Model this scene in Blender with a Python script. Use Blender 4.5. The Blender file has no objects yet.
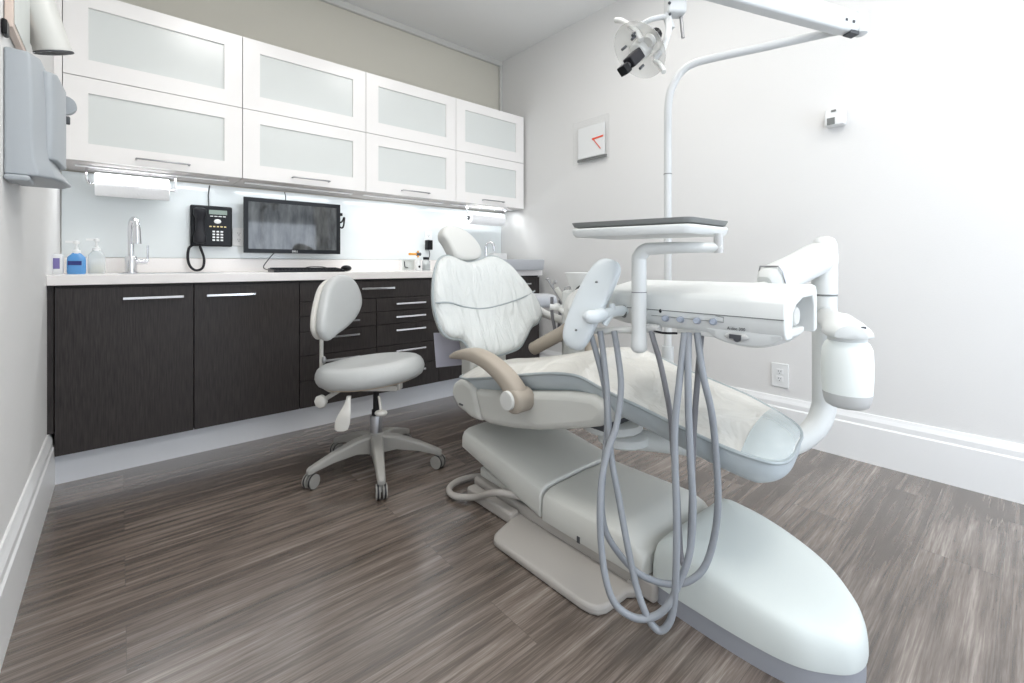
import bpy, bmesh, math, random
from mathutils import Vector, Matrix
random.seed(4)
C = bpy.context.scene.collection
# ------------------------------------------------------------------ camera, world, lights, exposure
F, HY, TH, HC = 452.8, 265.0, math.radians(40.9), 0.96
cam = bpy.data.cameras.new('camera'); co = bpy.data.objects.new('camera', cam); C.objects.link(co)
co.location = (0, 0, HC); co.rotation_euler = (math.pi/2, 0, -TH)
cam.sensor_width = 36; cam.lens = F/1024*36
cam.shift_y = -(341.5-HY)/1024; cam.clip_start = 0.02
bpy.context.scene.camera = co
vs = bpy.context.scene.view_settings
vs.view_transform = 'Standard'; vs.look = 'None'; vs.gamma = 1; vs.use_curve_mapping = False
vs.exposure = 0.30
w = bpy.data.worlds.new('world'); bpy.context.scene.world = w; w.use_nodes = True
w.node_tree.nodes['Background'].inputs[0].default_value = (.78, .88, 1, 1)
w.node_tree.nodes['Background'].inputs[1].default_value = 1.6
def area(name, loc, rot, sx, sy, power, col=(1,1,1), spread=None):
    l = bpy.data.lights.new(name, 'AREA'); l.shape = 'RECTANGLE'; l.size = sx; l.size_y = sy
    l.energy = power; l.color = col
    if spread: l.spread = spread
    o = bpy.data.objects.new(name, l); C.objects.link(o); o.location = loc; o.rotation_euler = rot
    return o
R = math.radians
LX, RX, BY, FY, CZ = -0.235, 2.76, 3.35, -1.7, 2.90
area('window_daylight', (1.95, FY-.02, 1.0), (R(90), 0, 0), 1.3, 1.3, 20, (.78, .87, 1))
area('added_side_fill', (LX-.02, -.95, 1.15), (R(90), 0, R(-90)), 1.3, 1.7, 9, (.78, .87, 1))  # added cool light from behind the camera, brightens the right wall and floor
CEIL = [(0.6, 1.45), (1.85, 1.45), (0.6, -.3), (1.85, -.3)]
for cx, cy in CEIL:
    area('ceiling_panel_lamp', (cx, cy, CZ-.035), (0, 0, 0), .56, .56, 12 if cx < 1 else 7, (1, .982, .955))
area('added_ceiling_fill', (1.25, -.75, 2.36), (R(180), 0, 0), 1.5, .2, 14, (1, .985, .96))  # lamp added behind the camera, shines up to brighten the ceiling
for cx in (.16, .9, 1.64, 2.38):
    area('under_cabinet_lamp', (cx, 3.13, 1.4535), (R(12), 0, 0), .62, .02, 1.9, (.93, .97, 1))

# ------------------------------------------------------------------ measurement helpers (photo pixel -> point on a real plane)
def ray(px, py):
    a = (px-512)/F; b = (HY-py)/F
    return Vector((a*math.cos(TH)+math.sin(TH), -a*math.sin(TH)+math.cos(TH), b))
def on(px, py, X=None, Y=None, Z=None, D=None):
    r = ray(px, py)
    t = X/r.x if X is not None else Y/r.y if Y is not None else (Z-HC)/r.z if Z is not None else D
    return Vector((0, 0, HC)) + r*t

# ------------------------------------------------------------------ materials
def mat(name, col, rough=.5, metal=0, spec=.5, coat=0, bump=None, trans=0, emit=None, var=None, alpha=1):
    m = bpy.data.materials.new(name); m.use_nodes = True
    nt = m.node_tree; b = nt.nodes['Principled BSDF']
    b.inputs['Base Color'].default_value = (*[c for c in col], 1)
    b.inputs['Roughness'].default_value = rough; b.inputs['Metallic'].default_value = metal
    b.inputs['Specular IOR Level'].default_value = spec
    b.inputs['Coat Weight'].default_value = coat
    b.inputs['Transmission Weight'].default_value = trans
    b.inputs['Alpha'].default_value = alpha
    tc = nt.nodes.new('ShaderNodeTexCoord')
    if var:                                   # (scale, amount)
        n = nt.nodes.new('ShaderNodeTexNoise'); n.inputs['Scale'].default_value = var[0]; n.inputs['Detail'].default_value = 4
        nt.links.new(tc.outputs['Object'], n.inputs['Vector'])
        mx = nt.nodes.new('ShaderNodeMix'); mx.data_type = 'RGBA'
        mx.inputs[6].default_value = (*[c*(1-var[1]) for c in col], 1); mx.inputs[7].default_value = (*[min(1, c*(1+var[1])) for c in col], 1)
        nt.links.new(n.outputs['Fac'], mx.inputs[0]); nt.links.new(mx.outputs[2], b.inputs['Base Color'])
    if bump:                                  # (scale, strength, distortion, stretch)
        mp = nt.nodes.new('ShaderNodeMapping'); nt.links.new(tc.outputs['Object'], mp.inputs[0])
        mp.inputs['Scale'].default_value = bump[3] if len(bump) > 3 else (1, 1, 1)
        n = nt.nodes.new('ShaderNodeTexNoise'); n.inputs['Scale'].default_value = bump[0]; n.inputs['Detail'].default_value = 3
        n.inputs['Distortion'].default_value = bump[2]
        nt.links.new(mp.outputs[0], n.inputs['Vector'])
        bp = nt.nodes.new('ShaderNodeBump'); bp.inputs['Strength'].default_value = bump[1]; bp.inputs['Distance'].default_value = .02
        nt.links.new(n.outputs['Fac'], bp.inputs['Height']); nt.links.new(bp.outputs[0], b.inputs['Normal'])
    if emit:
        b.inputs['Emission Color'].default_value = (*emit[:3], 1); b.inputs['Emission Strength'].default_value = emit[3]
    return m
def s(r, g, b):  # sRGB bytes -> linear
    f = lambda v: ((v/255+.055)/1.055)**2.4 if v > 10 else v/255/12.92
    return (f(r), f(g), f(b))
M = {}
M['wall'] = mat('wall_paint', s(227, 226, 224), .75, bump=(140, .04, 0), spec=.3)
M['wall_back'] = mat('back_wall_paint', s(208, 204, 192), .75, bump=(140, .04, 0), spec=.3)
M['ceiling'] = mat('ceiling_paint', s(236, 236, 234), .9, spec=.2)
M['trim'] = mat('white_gloss_trim', s(238, 238, 237), .35)
M['cab'] = mat('white_lacquer', s(246, 243, 240), .25, spec=.5)
M['cabglass'] = mat('frosted_white_glass', s(222, 225, 222), .2, var=(2, .02))
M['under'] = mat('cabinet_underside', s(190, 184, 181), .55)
M['strip'] = mat('grey_trim_strip', s(205, 204, 199), .5)
M['gap'] = mat('dark_gap', s(60, 52, 46), .8)
M['counter'] = mat('white_quartz', s(240, 236, 233), .25, var=(160, .03))
M['splash'] = mat('backsplash_glass', s(222, 227, 227), .15, spec=.5)
M['kick'] = mat('brushed_aluminium', s(222, 224, 228), .4, metal=.1, bump=(40, .05, 0, (1, 1, 30)))
M['chrome'] = mat('chrome', s(225, 225, 228), .15, metal=1)
M['steel'] = mat('satin_steel', s(170, 170, 172), .3, metal=1)
M['plastic'] = mat('light_grey_plastic', s(210, 210, 206), .38, spec=.4)
M['shell'] = mat('grey_white_shell', s(204, 204, 198), .4, spec=.4)
M['footcap'] = mat('foot_cover_white', s(209, 215, 212), .42, spec=.4)
M['skirt'] = mat('foot_cover_grey', s(150, 152, 158), .55)
M['base'] = mat('base_plate_taupe', s(172, 167, 161), .5)
M['arm'] = mat('armrest_taupe', s(168, 158, 145), .5)
M['white'] = mat('white_plastic', s(232, 233, 232), .35)
M['pwhite'] = mat('unit_white', s(216, 218, 216), .38)
M['lightarm'] = mat('light_arm_grey_white', s(203, 205, 205), .38)
M['paddle'] = mat('pale_blue_plastic', s(214, 220, 222), .38)
M['hose'] = mat('hose_grey', s(140, 144, 149), .5)
M['hosed'] = mat('hose_dark_grey', s(122, 122, 126), .5)
M['vinyl'] = mat('vinyl_blue_grey', s(180, 188, 191), .45, bump=(14, .12, .6))
M['uphol'] = mat('offwhite_plastic_cover', s(210, 208, 201), .35, coat=.2, bump=(7, .8, 1.6, (1, 1, 1)))
M['backup'] = mat('backrest_cover', s(208, 211, 209), .35, coat=.2, bump=(9, 1.0, 1.2, (1.6, .5, .5)))
M['piping'] = mat('piping_grey', s(158, 166, 168), .45)
M['stool'] = mat('stool_vinyl', s(190, 192, 191), .42, bump=(9, .18, .8))
M['stoolshell'] = mat('stool_shell', s(214, 212, 206), .45)
M['stoolbase'] = mat('stool_base_grey', s(150, 148, 143), .45)
M['beige'] = mat('seat_pan_beige', s(200, 185, 165), .5)
M['black'] = mat('black_plastic', s(16, 17, 20), .3, spec=.25)
M['rubber'] = mat('black_rubber', s(30, 30, 34), .5, spec=.3)
M['dgrey'] = mat('dark_grey_plastic', s(70, 72, 76), .5)
M['mgrey'] = mat('tray_liner_grey', s(116, 118, 116), .45)
M['paper'] = mat('paper_towel', s(252, 252, 252), .95, bump=(90, .25, 0))
M['knob'] = mat('knob_grey', s(160, 168, 182), .3, metal=.3)
M['dispenser'] = mat('dispenser_grey_blue', s(168, 173, 177), .4)
M['xray'] = mat('xray_cone_grey', s(205, 205, 200), .4)
M['bottle'] = mat('milky_bottle', s(240, 244, 240), .35, var=(3, .02))
M['bottlebase'] = mat('bottle_base_grey', s(190, 190, 188), .4)
M['blue'] = mat('blue_soap', s(84, 148, 206), .2, coat=.4)
M['navy'] = mat('navy_label', s(28, 44, 110), .5)
M['purple'] = mat('purple_label', s(120, 110, 165), .5)
M['cream'] = mat('cream_liquid', s(232, 226, 208), .3)
M['orange'] = mat('orange_plastic', s(235, 165, 70), .4)
M['red'] = mat('orange_red_hand', s(232, 84, 48), .4)
M['lcd'] = mat('phone_display', s(128, 142, 132), .3)
M['amber'] = mat('amber_light', s(225, 205, 150), .4)
M['greycell'] = mat('sink_grey', s(184, 186, 190), .3)
M['sheet'] = mat('pale_lilac_sheet', s(196, 194, 206), .5)
M['photo'] = mat('pale_marble_print', s(214, 218, 214), .3, var=(9, .12))
M['pink'] = mat('pale_pink_frame', s(214, 196, 184), .4)
M['window'] = mat('window_glass', (1, 1, 1), .02, trans=1)
def clear(name, col, a, rough=.05):
    m = bpy.data.materials.new(name); m.use_nodes = True; nt = m.node_tree
    b = nt.nodes['Principled BSDF']; out = nt.nodes['Material Output']
    b.inputs['Base Color'].default_value = (*col, 1); b.inputs['Roughness'].default_value = rough
    t = nt.nodes.new('ShaderNodeBsdfTransparent'); mx = nt.nodes.new('ShaderNodeMixShader'); mx.inputs[0].default_value = a
    nt.links.new(t.outputs[0], mx.inputs[1]); nt.links.new(b.outputs[0], mx.inputs[2]); nt.links.new(mx.outputs[0], out.inputs[0])
    return m
M['acrylic'] = clear('clear_acrylic', s(240, 242, 240), .05)
M['clearcover'] = clear('clear_plastic_cover', s(190, 204, 208), .45, .12)
M['shield'] = clear('clear_light_shield', s(232, 232, 228), .38, .2)
M['clearb'] = clear('clear_bottle', s(225, 232, 232), .45)

def floor_mat():
    m = bpy.data.materials.new('grey_brown_planks'); m.use_nodes = True; nt = m.node_tree; b = nt.nodes['Principled BSDF']
    N = nt.nodes.new; L = nt.links.new
    tc = N('ShaderNodeTexCoord')
    br = N('ShaderNodeTexBrick'); br.offset = .37; br.inputs['Scale'].default_value = 1
    br.inputs['Brick Width'].default_value = 1.25; br.inputs['Row Height'].default_value = .19
    br.inputs['Mortar Size'].default_value = .0006; br.inputs['Mortar Smooth'].default_value = .1
    br.inputs['Color1'].default_value = (0, 0, 0, 1); br.inputs['Color2'].default_value = (1, 1, 1, 1); br.inputs['Mortar'].default_value = (.5, .5, .5, 1)
    L(tc.outputs['Object'], br.inputs['Vector'])
    # shift the grain per plank
    sc = N('ShaderNodeVectorMath'); sc.operation = 'MULTIPLY_ADD'; sc.inputs[1].default_value = (7, 3, 0)
    L(br.outputs['Color'], sc.inputs[0]); L(tc.outputs['Object'], sc.inputs[2])
    def noise(scale, stretch, detail, dist):
        mp = N('ShaderNodeMapping'); mp.inputs['Scale'].default_value = stretch; L(sc.outputs[0], mp.inputs[0])
        n = N('ShaderNodeTexNoise'); n.inputs['Scale'].default_value = scale; n.inputs['Detail'].default_value = detail
        n.inputs['Distortion'].default_value = dist; n.inputs['Roughness'].default_value = .65
        L(mp.outputs[0], n.inputs['Vector']); return n
    n1 = noise(6, (.3, 7, 1), 7, .3); n2 = noise(20, (.4, 12, 1), 5, .1); n3 = noise(1.6, (.6, 2.2, 1), 2, .6)
    a1 = N('ShaderNodeMath'); a1.operation = 'MULTIPLY_ADD'; a1.inputs[1].default_value = .62; a1.inputs[2].default_value = 0
    L(n1.outputs['Fac'], a1.inputs[0])
    a2 = N('ShaderNodeMath'); a2.operation = 'MULTIPLY_ADD'; a2.inputs[1].default_value = .33; L(n2.outputs['Fac'], a2.inputs[0]); L(a1.outputs[0], a2.inputs[2])
    a3 = N('ShaderNodeMath'); a3.operation = 'MULTIPLY_ADD'; a3.inputs[1].default_value = .28; L(n3.outputs['Fac'], a3.inputs[0]); L(a2.outputs[0], a3.inputs[2])
    a4 = N('ShaderNodeMath'); a4.operation = 'MULTIPLY_ADD'; a4.inputs[1].default_value = .05; L(br.outputs['Color'], a4.inputs[0]); L(a3.outputs[0], a4.inputs[2])
    cr = N('ShaderNodeValToRGB'); e = cr.color_ramp.elements
    e[0].position = .42; e[0].color = (*s(52, 44, 39), 1); e[1].position = .84; e[1].color = (*s(166, 156, 148), 1)
    k = e.new(.60); k.color = (*s(90, 79, 71), 1); k = e.new(.71); k.color = (*s(124, 112, 103), 1)
    L(a4.outputs[0], cr.inputs[0])
    mx = N('ShaderNodeMix'); mx.data_type = 'RGBA'; mx.inputs[7].default_value = (*s(86, 78, 72), 1)
    L(br.outputs['Fac'], mx.inputs[0]); L(cr.outputs[0], mx.inputs[6]); L(mx.outputs[2], b.inputs['Base Color'])
    b.inputs['Roughness'].default_value = .27; b.inputs['Specular IOR Level'].default_value = .8; b.inputs['Coat Weight'].default_value = .7; b.inputs['Coat Roughness'].default_value = .22; b.inputs['Coat IOR'].default_value = 1.6
    bp = N('ShaderNodeBump'); bp.inputs['Strength'].default_value = .06; bp.inputs['Distance'].default_value = .01
    L(n2.outputs['Fac'], bp.inputs['Height']); L(bp.outputs[0], b.inputs['Normal'])
    return m
M['floor'] = floor_mat()
def wood_mat():
    m = mat('espresso_wood', s(52, 47, 46), .5, spec=.4); nt = m.node_tree; b = nt.nodes['Principled BSDF']; N = nt.nodes.new; L = nt.links.new
    tc = N('ShaderNodeTexCoord'); mp = N('ShaderNodeMapping'); mp.inputs['Scale'].default_value = (40, 40, 2.2); L(tc.outputs['Object'], mp.inputs[0])
    n = N('ShaderNodeTexNoise'); n.inputs['Scale'].default_value = 5; n.inputs['Detail'].default_value = 5; n.inputs['Distortion'].default_value = .3; L(mp.outputs[0], n.inputs['Vector'])
    cr = N('ShaderNodeValToRGB'); e = cr.color_ramp.elements; e[0].position = .3; e[0].color = (*s(34, 30, 30), 1); e[1].position = .8; e[1].color = (*s(64, 58, 56), 1)
    L(n.outputs['Fac'], cr.inputs[0]); L(cr.outputs[0], b.inputs['Base Color'])
    return m
M['wood'] = wood_mat()
def screen_mat():
    m = mat('monitor_image', s(60, 62, 64), .05); nt = m.node_tree; b = nt.nodes['Principled BSDF']; N = nt.nodes.new; L = nt.links.new
    tc = N('ShaderNodeTexCoord'); mp = N('ShaderNodeMapping'); mp.inputs['Scale'].default_value = (14, 1, 4); L(tc.outputs['Object'], mp.inputs[0])
    n = N('ShaderNodeTexNoise'); n.inputs['Scale'].default_value = 1.6; n.inputs['Detail'].default_value = 7; L(mp.outputs[0], n.inputs['Vector'])
    cr = N('ShaderNodeValToRGB'); e = cr.color_ramp.elements; e[0].position = .34; e[0].color = (*s(18, 20, 22), 1); e[1].position = .72; e[1].color = (*s(128, 132, 132), 1)
    L(n.outputs['Fac'], cr.inputs[0]); L(cr.outputs[0], b.inputs['Emission Color']); b.inputs['Emission Strength'].default_value = .42
    b.inputs['Base Color'].default_value = (.01, .01, .01, 1)
    return m
M['screen'] = screen_mat()

# ------------------------------------------------------------------ mesh helpers
def finish(name, bm, m, parent=None, origin=None, bevel=0, sub=0, smooth=True, seg=3, angle=40):
    """link bm (world coordinates) as ONE mesh object, kept in place under its parent"""
    bmesh.ops.recalc_face_normals(bm, faces=bm.faces)
    if parent is None:
        if origin is None:
            vs_ = [v.co for v in bm.verts]
            origin = Vector(((min(v.x for v in vs_)+max(v.x for v in vs_))/2, (min(v.y for v in vs_)+max(v.y for v in vs_))/2, min(v.z for v in vs_)))
        off = Vector(origin)
    else:
        off = Vector(parent['o'])
    if parent is not None and parent.get('rot', 0):
        mt = Matrix.Rotation(-parent['rot'], 4, 'Z') @ Matrix.Translation(-off)
        bm.transform(mt)
    else:
        bm.transform(Matrix.Translation(-off))
    me = bpy.data.meshes.new(name); bm.to_mesh(me); bm.free()
    o = bpy.data.objects.new(name, me); C.objects.link(o); me.materials.append(m)
    if parent is None: o.location = off
    else: o.parent = parent
    o['o'] = list(off); o['rot'] = parent.get('rot', 0) if parent is not None else 0
    if smooth:
        for p in me.polygons: p.use_smooth = True
    if bevel:
        b = o.modifiers.new('bevel', 'BEVEL'); b.width = bevel; b.segments = seg; b.limit_method = 'ANGLE'; b.angle_limit = R(angle); b.harden_normals = False
    if sub:
        b = o.modifiers.new('sub', 'SUBSURF'); b.levels = sub; b.render_levels = sub
    if smooth and not sub:
        try: me.set_sharp_from_angle(angle=R(40))
        except Exception: pass
    return o
def thing(name, label, cat, loc, group=None, rot=0):
    o = bpy.data.objects.new(name, None); C.objects.link(o); o.location = loc; o.empty_display_size = .05
    o.rotation_euler = (0, 0, rot)
    o['label'] = label; o['category'] = cat; o['o'] = list(loc); o['rot'] = rot
    if group: o['group'] = group
    return o
def tag(o, label, cat, group=None):
    o['label'] = label; o['category'] = cat
    if group: o['group'] = group
    return o
def struct(name, bm, m, bevel=0, parent=None, **k):
    o = finish(name, bm, m, parent, bevel=bevel, **k)
    if parent is None: o['kind'] = 'structure'
    return o
B = bmesh.new
def box(bm, x0, x1, y0, y1, z0, z1):
    v = [bm.verts.new((x, y, z)) for x in (x0, x1) for y in (y0, y1) for z in (z0, z1)]
    for f in ((0,1,3,2),(4,6,7,5),(0,4,5,1),(2,3,7,6),(0,2,6,4),(1,5,7,3)): bm.faces.new([v[i] for i in f])
    return bm
def bx(*a): return box(B(), *a)
def obox(bm, c, ax, ay, az, sx, sy, sz):
    c = Vector(c); ax = Vector(ax).normalized(); ay = Vector(ay).normalized(); az = Vector(az).normalized()
    v = [bm.verts.new(c+ax*i*sx/2+ay*j*sy/2+az*k*sz/2) for i in (-1,1) for j in (-1,1) for k in (-1,1)]
    for f in ((0,1,3,2),(4,6,7,5),(0,4,5,1),(2,3,7,6),(0,2,6,4),(1,5,7,3)): bm.faces.new([v[i] for i in f])
    return bm
def frame(d):
    d = Vector(d).normalized(); u = Vector((0, 0, 1)) if abs(d.z) < .9 else Vector((1, 0, 0))
    a = d.cross(u).normalized(); return a, d.cross(a).normalized()
def loft(bm, rings, cap=True, closed=True):
    R_ = [[bm.verts.new(p) for p in r] for r in rings]; n = len(rings[0])
    for i in range(len(R_)-1):
        for j in range(n if closed else n-1):
            bm.faces.new((R_[i][j], R_[i][(j+1) % n], R_[i+1][(j+1) % n], R_[i+1][j]))
    if cap and closed:
        bm.faces.new(R_[0][::-1]); bm.faces.new(R_[-1])
    return bm
def cyl(bm, p0, p1, r0, r1=None, n=24):
    p0 = Vector(p0); p1 = Vector(p1); r1 = r0 if r1 is None else r1; a, b = frame(p1-p0)
    return loft(bm, [[p+(a*math.cos(t*2*math.pi/n)+b*math.sin(t*2*math.pi/n))*r for t in range(n)] for p, r in ((p0, r0), (p1, r1))])
def lathe(bm, c, prof, n=32, axis=(0, 0, 1)):
    """prof: (radius, height) pairs along axis from c"""
    c = Vector(c); d = Vector(axis).normalized(); a, b = frame(d)
    return loft(bm, [[c+d*h+(a*math.cos(t*2*math.pi/n)+b*math.sin(t*2*math.pi/n))*max(r, .0004) for t in range(n)] for r, h in prof])
def cr(pts, k=8, closed=False):
    P = [Vector(p) for p in pts]; n = len(P); out = []
    for i in range(n if closed else n-1):
        p1, p2 = P[i], P[(i+1) % n]
        p0 = P[(i-1) % n] if closed or i > 0 else p1*2-p2
        p3 = P[(i+2) % n] if closed or i+2 < n else p2*2-p1
        for j in range(k):
            t = j/k
            out.append(.5*((2*p1)+(p2-p0)*t+(2*p0-5*p1+4*p2-p3)*t*t+(3*p1-p0-3*p2+p3)*t**3))
    if not closed: out.append(P[-1])
    return out
def tube(bm, pts, r, n=12, k=8, closed=False, smooth=True, flat=1.0):
    P = cr(pts, k, closed) if smooth else [Vector(p) for p in pts]
    m = len(P); rad = r if callable(r) else (lambda t: r)
    T = [(P[(i+1) % m]-P[(i-1) % m]) if closed else (P[min(i+1, m-1)]-P[max(i-1, 0)]) for i in range(m)]
    a, b = frame(T[0]); rings = []
    for i in range(m):
        t = T[i].normalized(); a = (a-t*a.dot(t)).normalized(); b = t.cross(a)
        rr = rad(i/(m-1))
        rings.append([P[i]+(a*math.cos(q*2*math.pi/n)+b*math.sin(q*2*math.pi/n)*flat)*rr for q in range(n)])
    if closed: rings.append(rings[0]); loft(bm, rings, cap=False); bmesh.ops.remove_doubles(bm, verts=bm.verts, dist=1e-5)
    else: loft(bm, rings)
    return bm
def prism(bm, pts, v):
    """closed 3-D polygon swept by vector v"""
    v = Vector(v); return loft(bm, [[Vector(p) for p in pts], [Vector(p)+v for p in pts]])
def cushion(bm, outline, O, U, V, N, tf, tb, curve=None, k=5, prof=None):
    O, U, V, N = map(Vector, (O, U, V, N))
    P = cr([(u, v, 0) for u, v in outline], k, True); n = len(P)
    c = sum(P, Vector())/n
    prof = prof or [(0.03, 1.0), (.3, 1.0), (.6, .98), (.8, .93), (.9, .82), (.96, .62), (.99, .35), (1, 0)]
    cv = curve or (lambda u, v: 0)
    def pt(p, sc, h):
        q = c+(p-c)*sc; return O+U*q.x+V*q.y+N*(h+cv(q.x, q.y))
    rings = [[pt(p, sc, h*tf) for p in P] for sc, h in prof]
    rings += [[pt(p, sc, -h*tb) for p in P] for sc, h in prof[::-1][1:]]
    return loft(bm, rings)
def ellipsoid(bm, c, ax, ay, az, n=24, m=14):
    c, ax, ay, az = map(Vector, (c, ax, ay, az))
    rings = []
    for i in range(m+1):
        ph = -math.pi/2+math.pi*i/m; ph = max(min(ph, 1.55), -1.55)
        rings.append([c+az*math.sin(ph)+(ax*math.cos(t*2*math.pi/n)+ay*math.sin(t*2*math.pi/n))*math.cos(ph) for t in range(n)])
    return loft(bm, rings)
def text(body, name, loc, rot, size, m, parent, extrude=.0004):
    cu = bpy.data.curves.new(name, 'FONT'); cu.body = body; cu.size = size; cu.extrude = extrude; cu.align_x = 'CENTER'; cu.align_y = 'CENTER'
    t = bpy.data.objects.new(name, cu); C.objects.link(t)
    dg = bpy.context.evaluated_depsgraph_get(); me = bpy.data.meshes.new_from_object(t.evaluated_get(dg))
    bpy.data.objects.remove(t)
    bm = B(); bm.from_mesh(me)
    bm.transform(Matrix.Translation(Vector(loc)) @ rot)
    return finish(name, bm, m, parent, smooth=False)

# ------------------------------------------------------------------ room shell
struct('floor', bx(LX-.1, RX+.1, FY-.1, BY+.1, -.05, 0), M['floor'], smooth=False)
struct('ceiling', bx(LX-.1, RX+.1, FY-.1, BY+.1, CZ, CZ+.05), M['ceiling'], smooth=False)
b = B(); SY0, SY1, SZ0, SZ1 = -1.6, -.3, .3, 2.0             # left wall; unseen second window added to brighten the right wall
box(b, LX-.1, LX, FY-.1, SY0, 0, CZ); box(b, LX-.1, LX, SY1, BY+.1, 0, CZ); box(b, LX-.1, LX, SY0, SY1, 0, SZ0); box(b, LX-.1, LX, SY0, SY1, SZ1, CZ)
struct('wall_left', b, M['wall'], smooth=False)
b = B()
for y in (SY0, (SY0+SY1)/2-.02, SY1-.04): box(b, LX-.09, LX-.05, y, y+.04, SZ0, SZ1)
for z in (SZ0, SZ1-.04): box(b, LX-.09, LX-.05, SY0+.041, SY1-.041, z, z+.04)
struct('added_window_2', b, M['trim'], smooth=False)  # frame for the added window opening
struct('wall_right', bx(RX, RX+.1, FY-.1, BY+.1, 0, CZ), M['wall'], smooth=False)
struct('wall_back', bx(LX, RX, BY, BY+.1, 0, CZ), M['wall_back'], smooth=False)
b = B()                                                    # front wall with the window opening, behind the camera
WX0, WX1, WZ0, WZ1 = .9, 2.6, .35, 2.25
box(b, LX, WX0, FY-.1, FY, 0, CZ); box(b, WX1, RX, FY-.1, FY, 0, CZ); box(b, WX0, WX1, FY-.1, FY, 0, WZ0); box(b, WX0, WX1, FY-.1, FY, WZ1, CZ)
struct('wall_front', b, M['wall'], smooth=False)
b = B()
for x in (WX0, (WX0+WX1)/2-.02, WX1-.04): box(b, x, x+.04, FY-.09, FY-.05, WZ0, WZ1)
for z in (WZ0, WZ1-.04): box(b, WX0, WX1, FY-.09, FY-.05, z, z+.04)
wi = struct('window_1', b, M['trim'], smooth=False)
def baseboard(bm, x, sgn, y0, y1):
    prof = [(0, 0), (.022, 0), (.022, .175), (.017, .182), (.017, .205), (.010, .222), (.006, .235), (0, .235)]
    return loft(bm, [[Vector((x+sgn*a, y, z)) for a, z in prof] for y in (y0, y1)])
struct('baseboard_left', baseboard(B(), LX, 1, FY, 2.80), M['trim'], smooth=False)
struct('baseboard_right', baseboard(B(), RX, -1, FY, 2.80), M['trim'], smooth=False)
struct('trim_1', bx(LX, RX, BY-.03, BY, CZ-.05, CZ), M['strip'], smooth=False, bevel=.006)         # ceiling strip over the back wall
struct('trim_2', bx(RX-.03, RX, BY-.03, BY, 2.27, CZ-.05), M['strip'], smooth=False, bevel=.006)  # vertical strip in the far corner
bs = finish('backsplash_panel', bx(LX+.004, RX-.004, BY-.0125, BY-.0015, 1.002, 1.455), M['splash'], smooth=False, bevel=.001)
tag(bs, 'pale blue-green glass backsplash panel between the worktop and the wall cabinets', 'backsplash')

t = thing('added_uplight', 'unseen white trough hung on two thin wires, added to brighten the ceiling', 'light', (1.25, -.75, 2.3))  # made-up fixture, out of view, housing the added upward lamp
q = B(); box(q, .48, 2.02, -.86, -.64, 2.28, 2.30); box(q, .48, 2.02, -.86, -.85, 2.30, 2.345); box(q, .48, 2.02, -.65, -.64, 2.30, 2.345)
finish('trough', q, M['trim'], t, smooth=False)
for x in (.6, 1.9): finish('wire', cyl(B(), (x, -.75, 2.30), (x, -.75, CZ), .002, n=8), M['steel'], t)
for i, (cx, cy) in enumerate(CEIL):
    t = finish('ceiling_light', bx(cx-.31, cx+.31, cy-.31, cy+.31, CZ-.03, CZ), M['trim'], smooth=False, bevel=.004)
    tag(t, 'square white ceiling panel light ' + ['on the far left of the ceiling', 'on the far right of the ceiling', 'near the window end on the left', 'near the window end on the right'][i], 'light', 'ceiling panel lights')

# ------------------------------------------------------------------ wall cabinets
UX = [LX+.03, .537, 1.275, 2.012, 2.738]; UZ = [1.462, 1.868, 2.284]; UY = 3.0
nm = ['leftmost white wall cabinet with two frosted doors, above the gooseneck tap with the soaps',
      'second white wall cabinet from the left, above the monitor',
      'third white wall cabinet from the left, above the blank backsplash left of the headrest',
      'rightmost white wall cabinet, in the corner above the small paper towel roll']
for i in range(4):
    x0, x1 = UX[i], UX[i+1]; g = .002
    t = thing('wall_cabinet', nm[i], 'cabinet', ((x0+x1)/2, 3.17, UZ[0]), 'white wall cabinets')
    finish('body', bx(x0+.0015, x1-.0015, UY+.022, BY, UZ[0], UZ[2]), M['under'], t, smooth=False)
    if i == 0: finish('filler_strip', bx(LX+.001, x0-.001, UY+.001, BY, UZ[0], UZ[2]), M['cab'], t, smooth=False)
    for r in (1, 0):
        z0, z1 = UZ[r]+g, UZ[r+1]-g; a, c = x0+g, x1-g; fw = .088
        d = B()
        box(d, a, a+fw, UY, UY+.021, z0, z1); box(d, c-fw, c, UY, UY+.021, z0, z1)
        box(d, a+fw, c-fw, UY, UY+.021, z0, z0+.084); box(d, a+fw, c-fw, UY, UY+.021, z1-.074, z1)
        dd = finish('door', d, M['cab'], t, smooth=False)
        finish('glass_pane', bx(a+fw, c-fw, UY+.011, UY+.018, z0+.084, z1-.074), M['cabglass'], dd, smooth=False)
        if r == 0:
            h = B(); xm = (a+c)/2 + .008; zz = z0+.035
            tube(h, [(xm-.11, UY, zz), (xm-.11, UY-.026, zz), (xm-.104, UY-.03, zz), (xm+.104, UY-.03, zz), (xm+.11, UY-.026, zz), (xm+.11, UY, zz)], .0045, smooth=False)
            finish('handle', h, M['steel'], dd)
for i, cx in enumerate((.16, .9, 1.64, 2.38)):
    o = finish('light_strip', bx(cx-.33, cx+.33, 3.115, 3.145, 1.4545, 1.4615), M['trim'], smooth=False, bevel=.002)
    tag(o, 'slim aluminium light strip under the ' + ['leftmost', 'second', 'third', 'rightmost'][i] + ' wall cabinet', 'light', 'under cabinet light strips')

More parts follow.
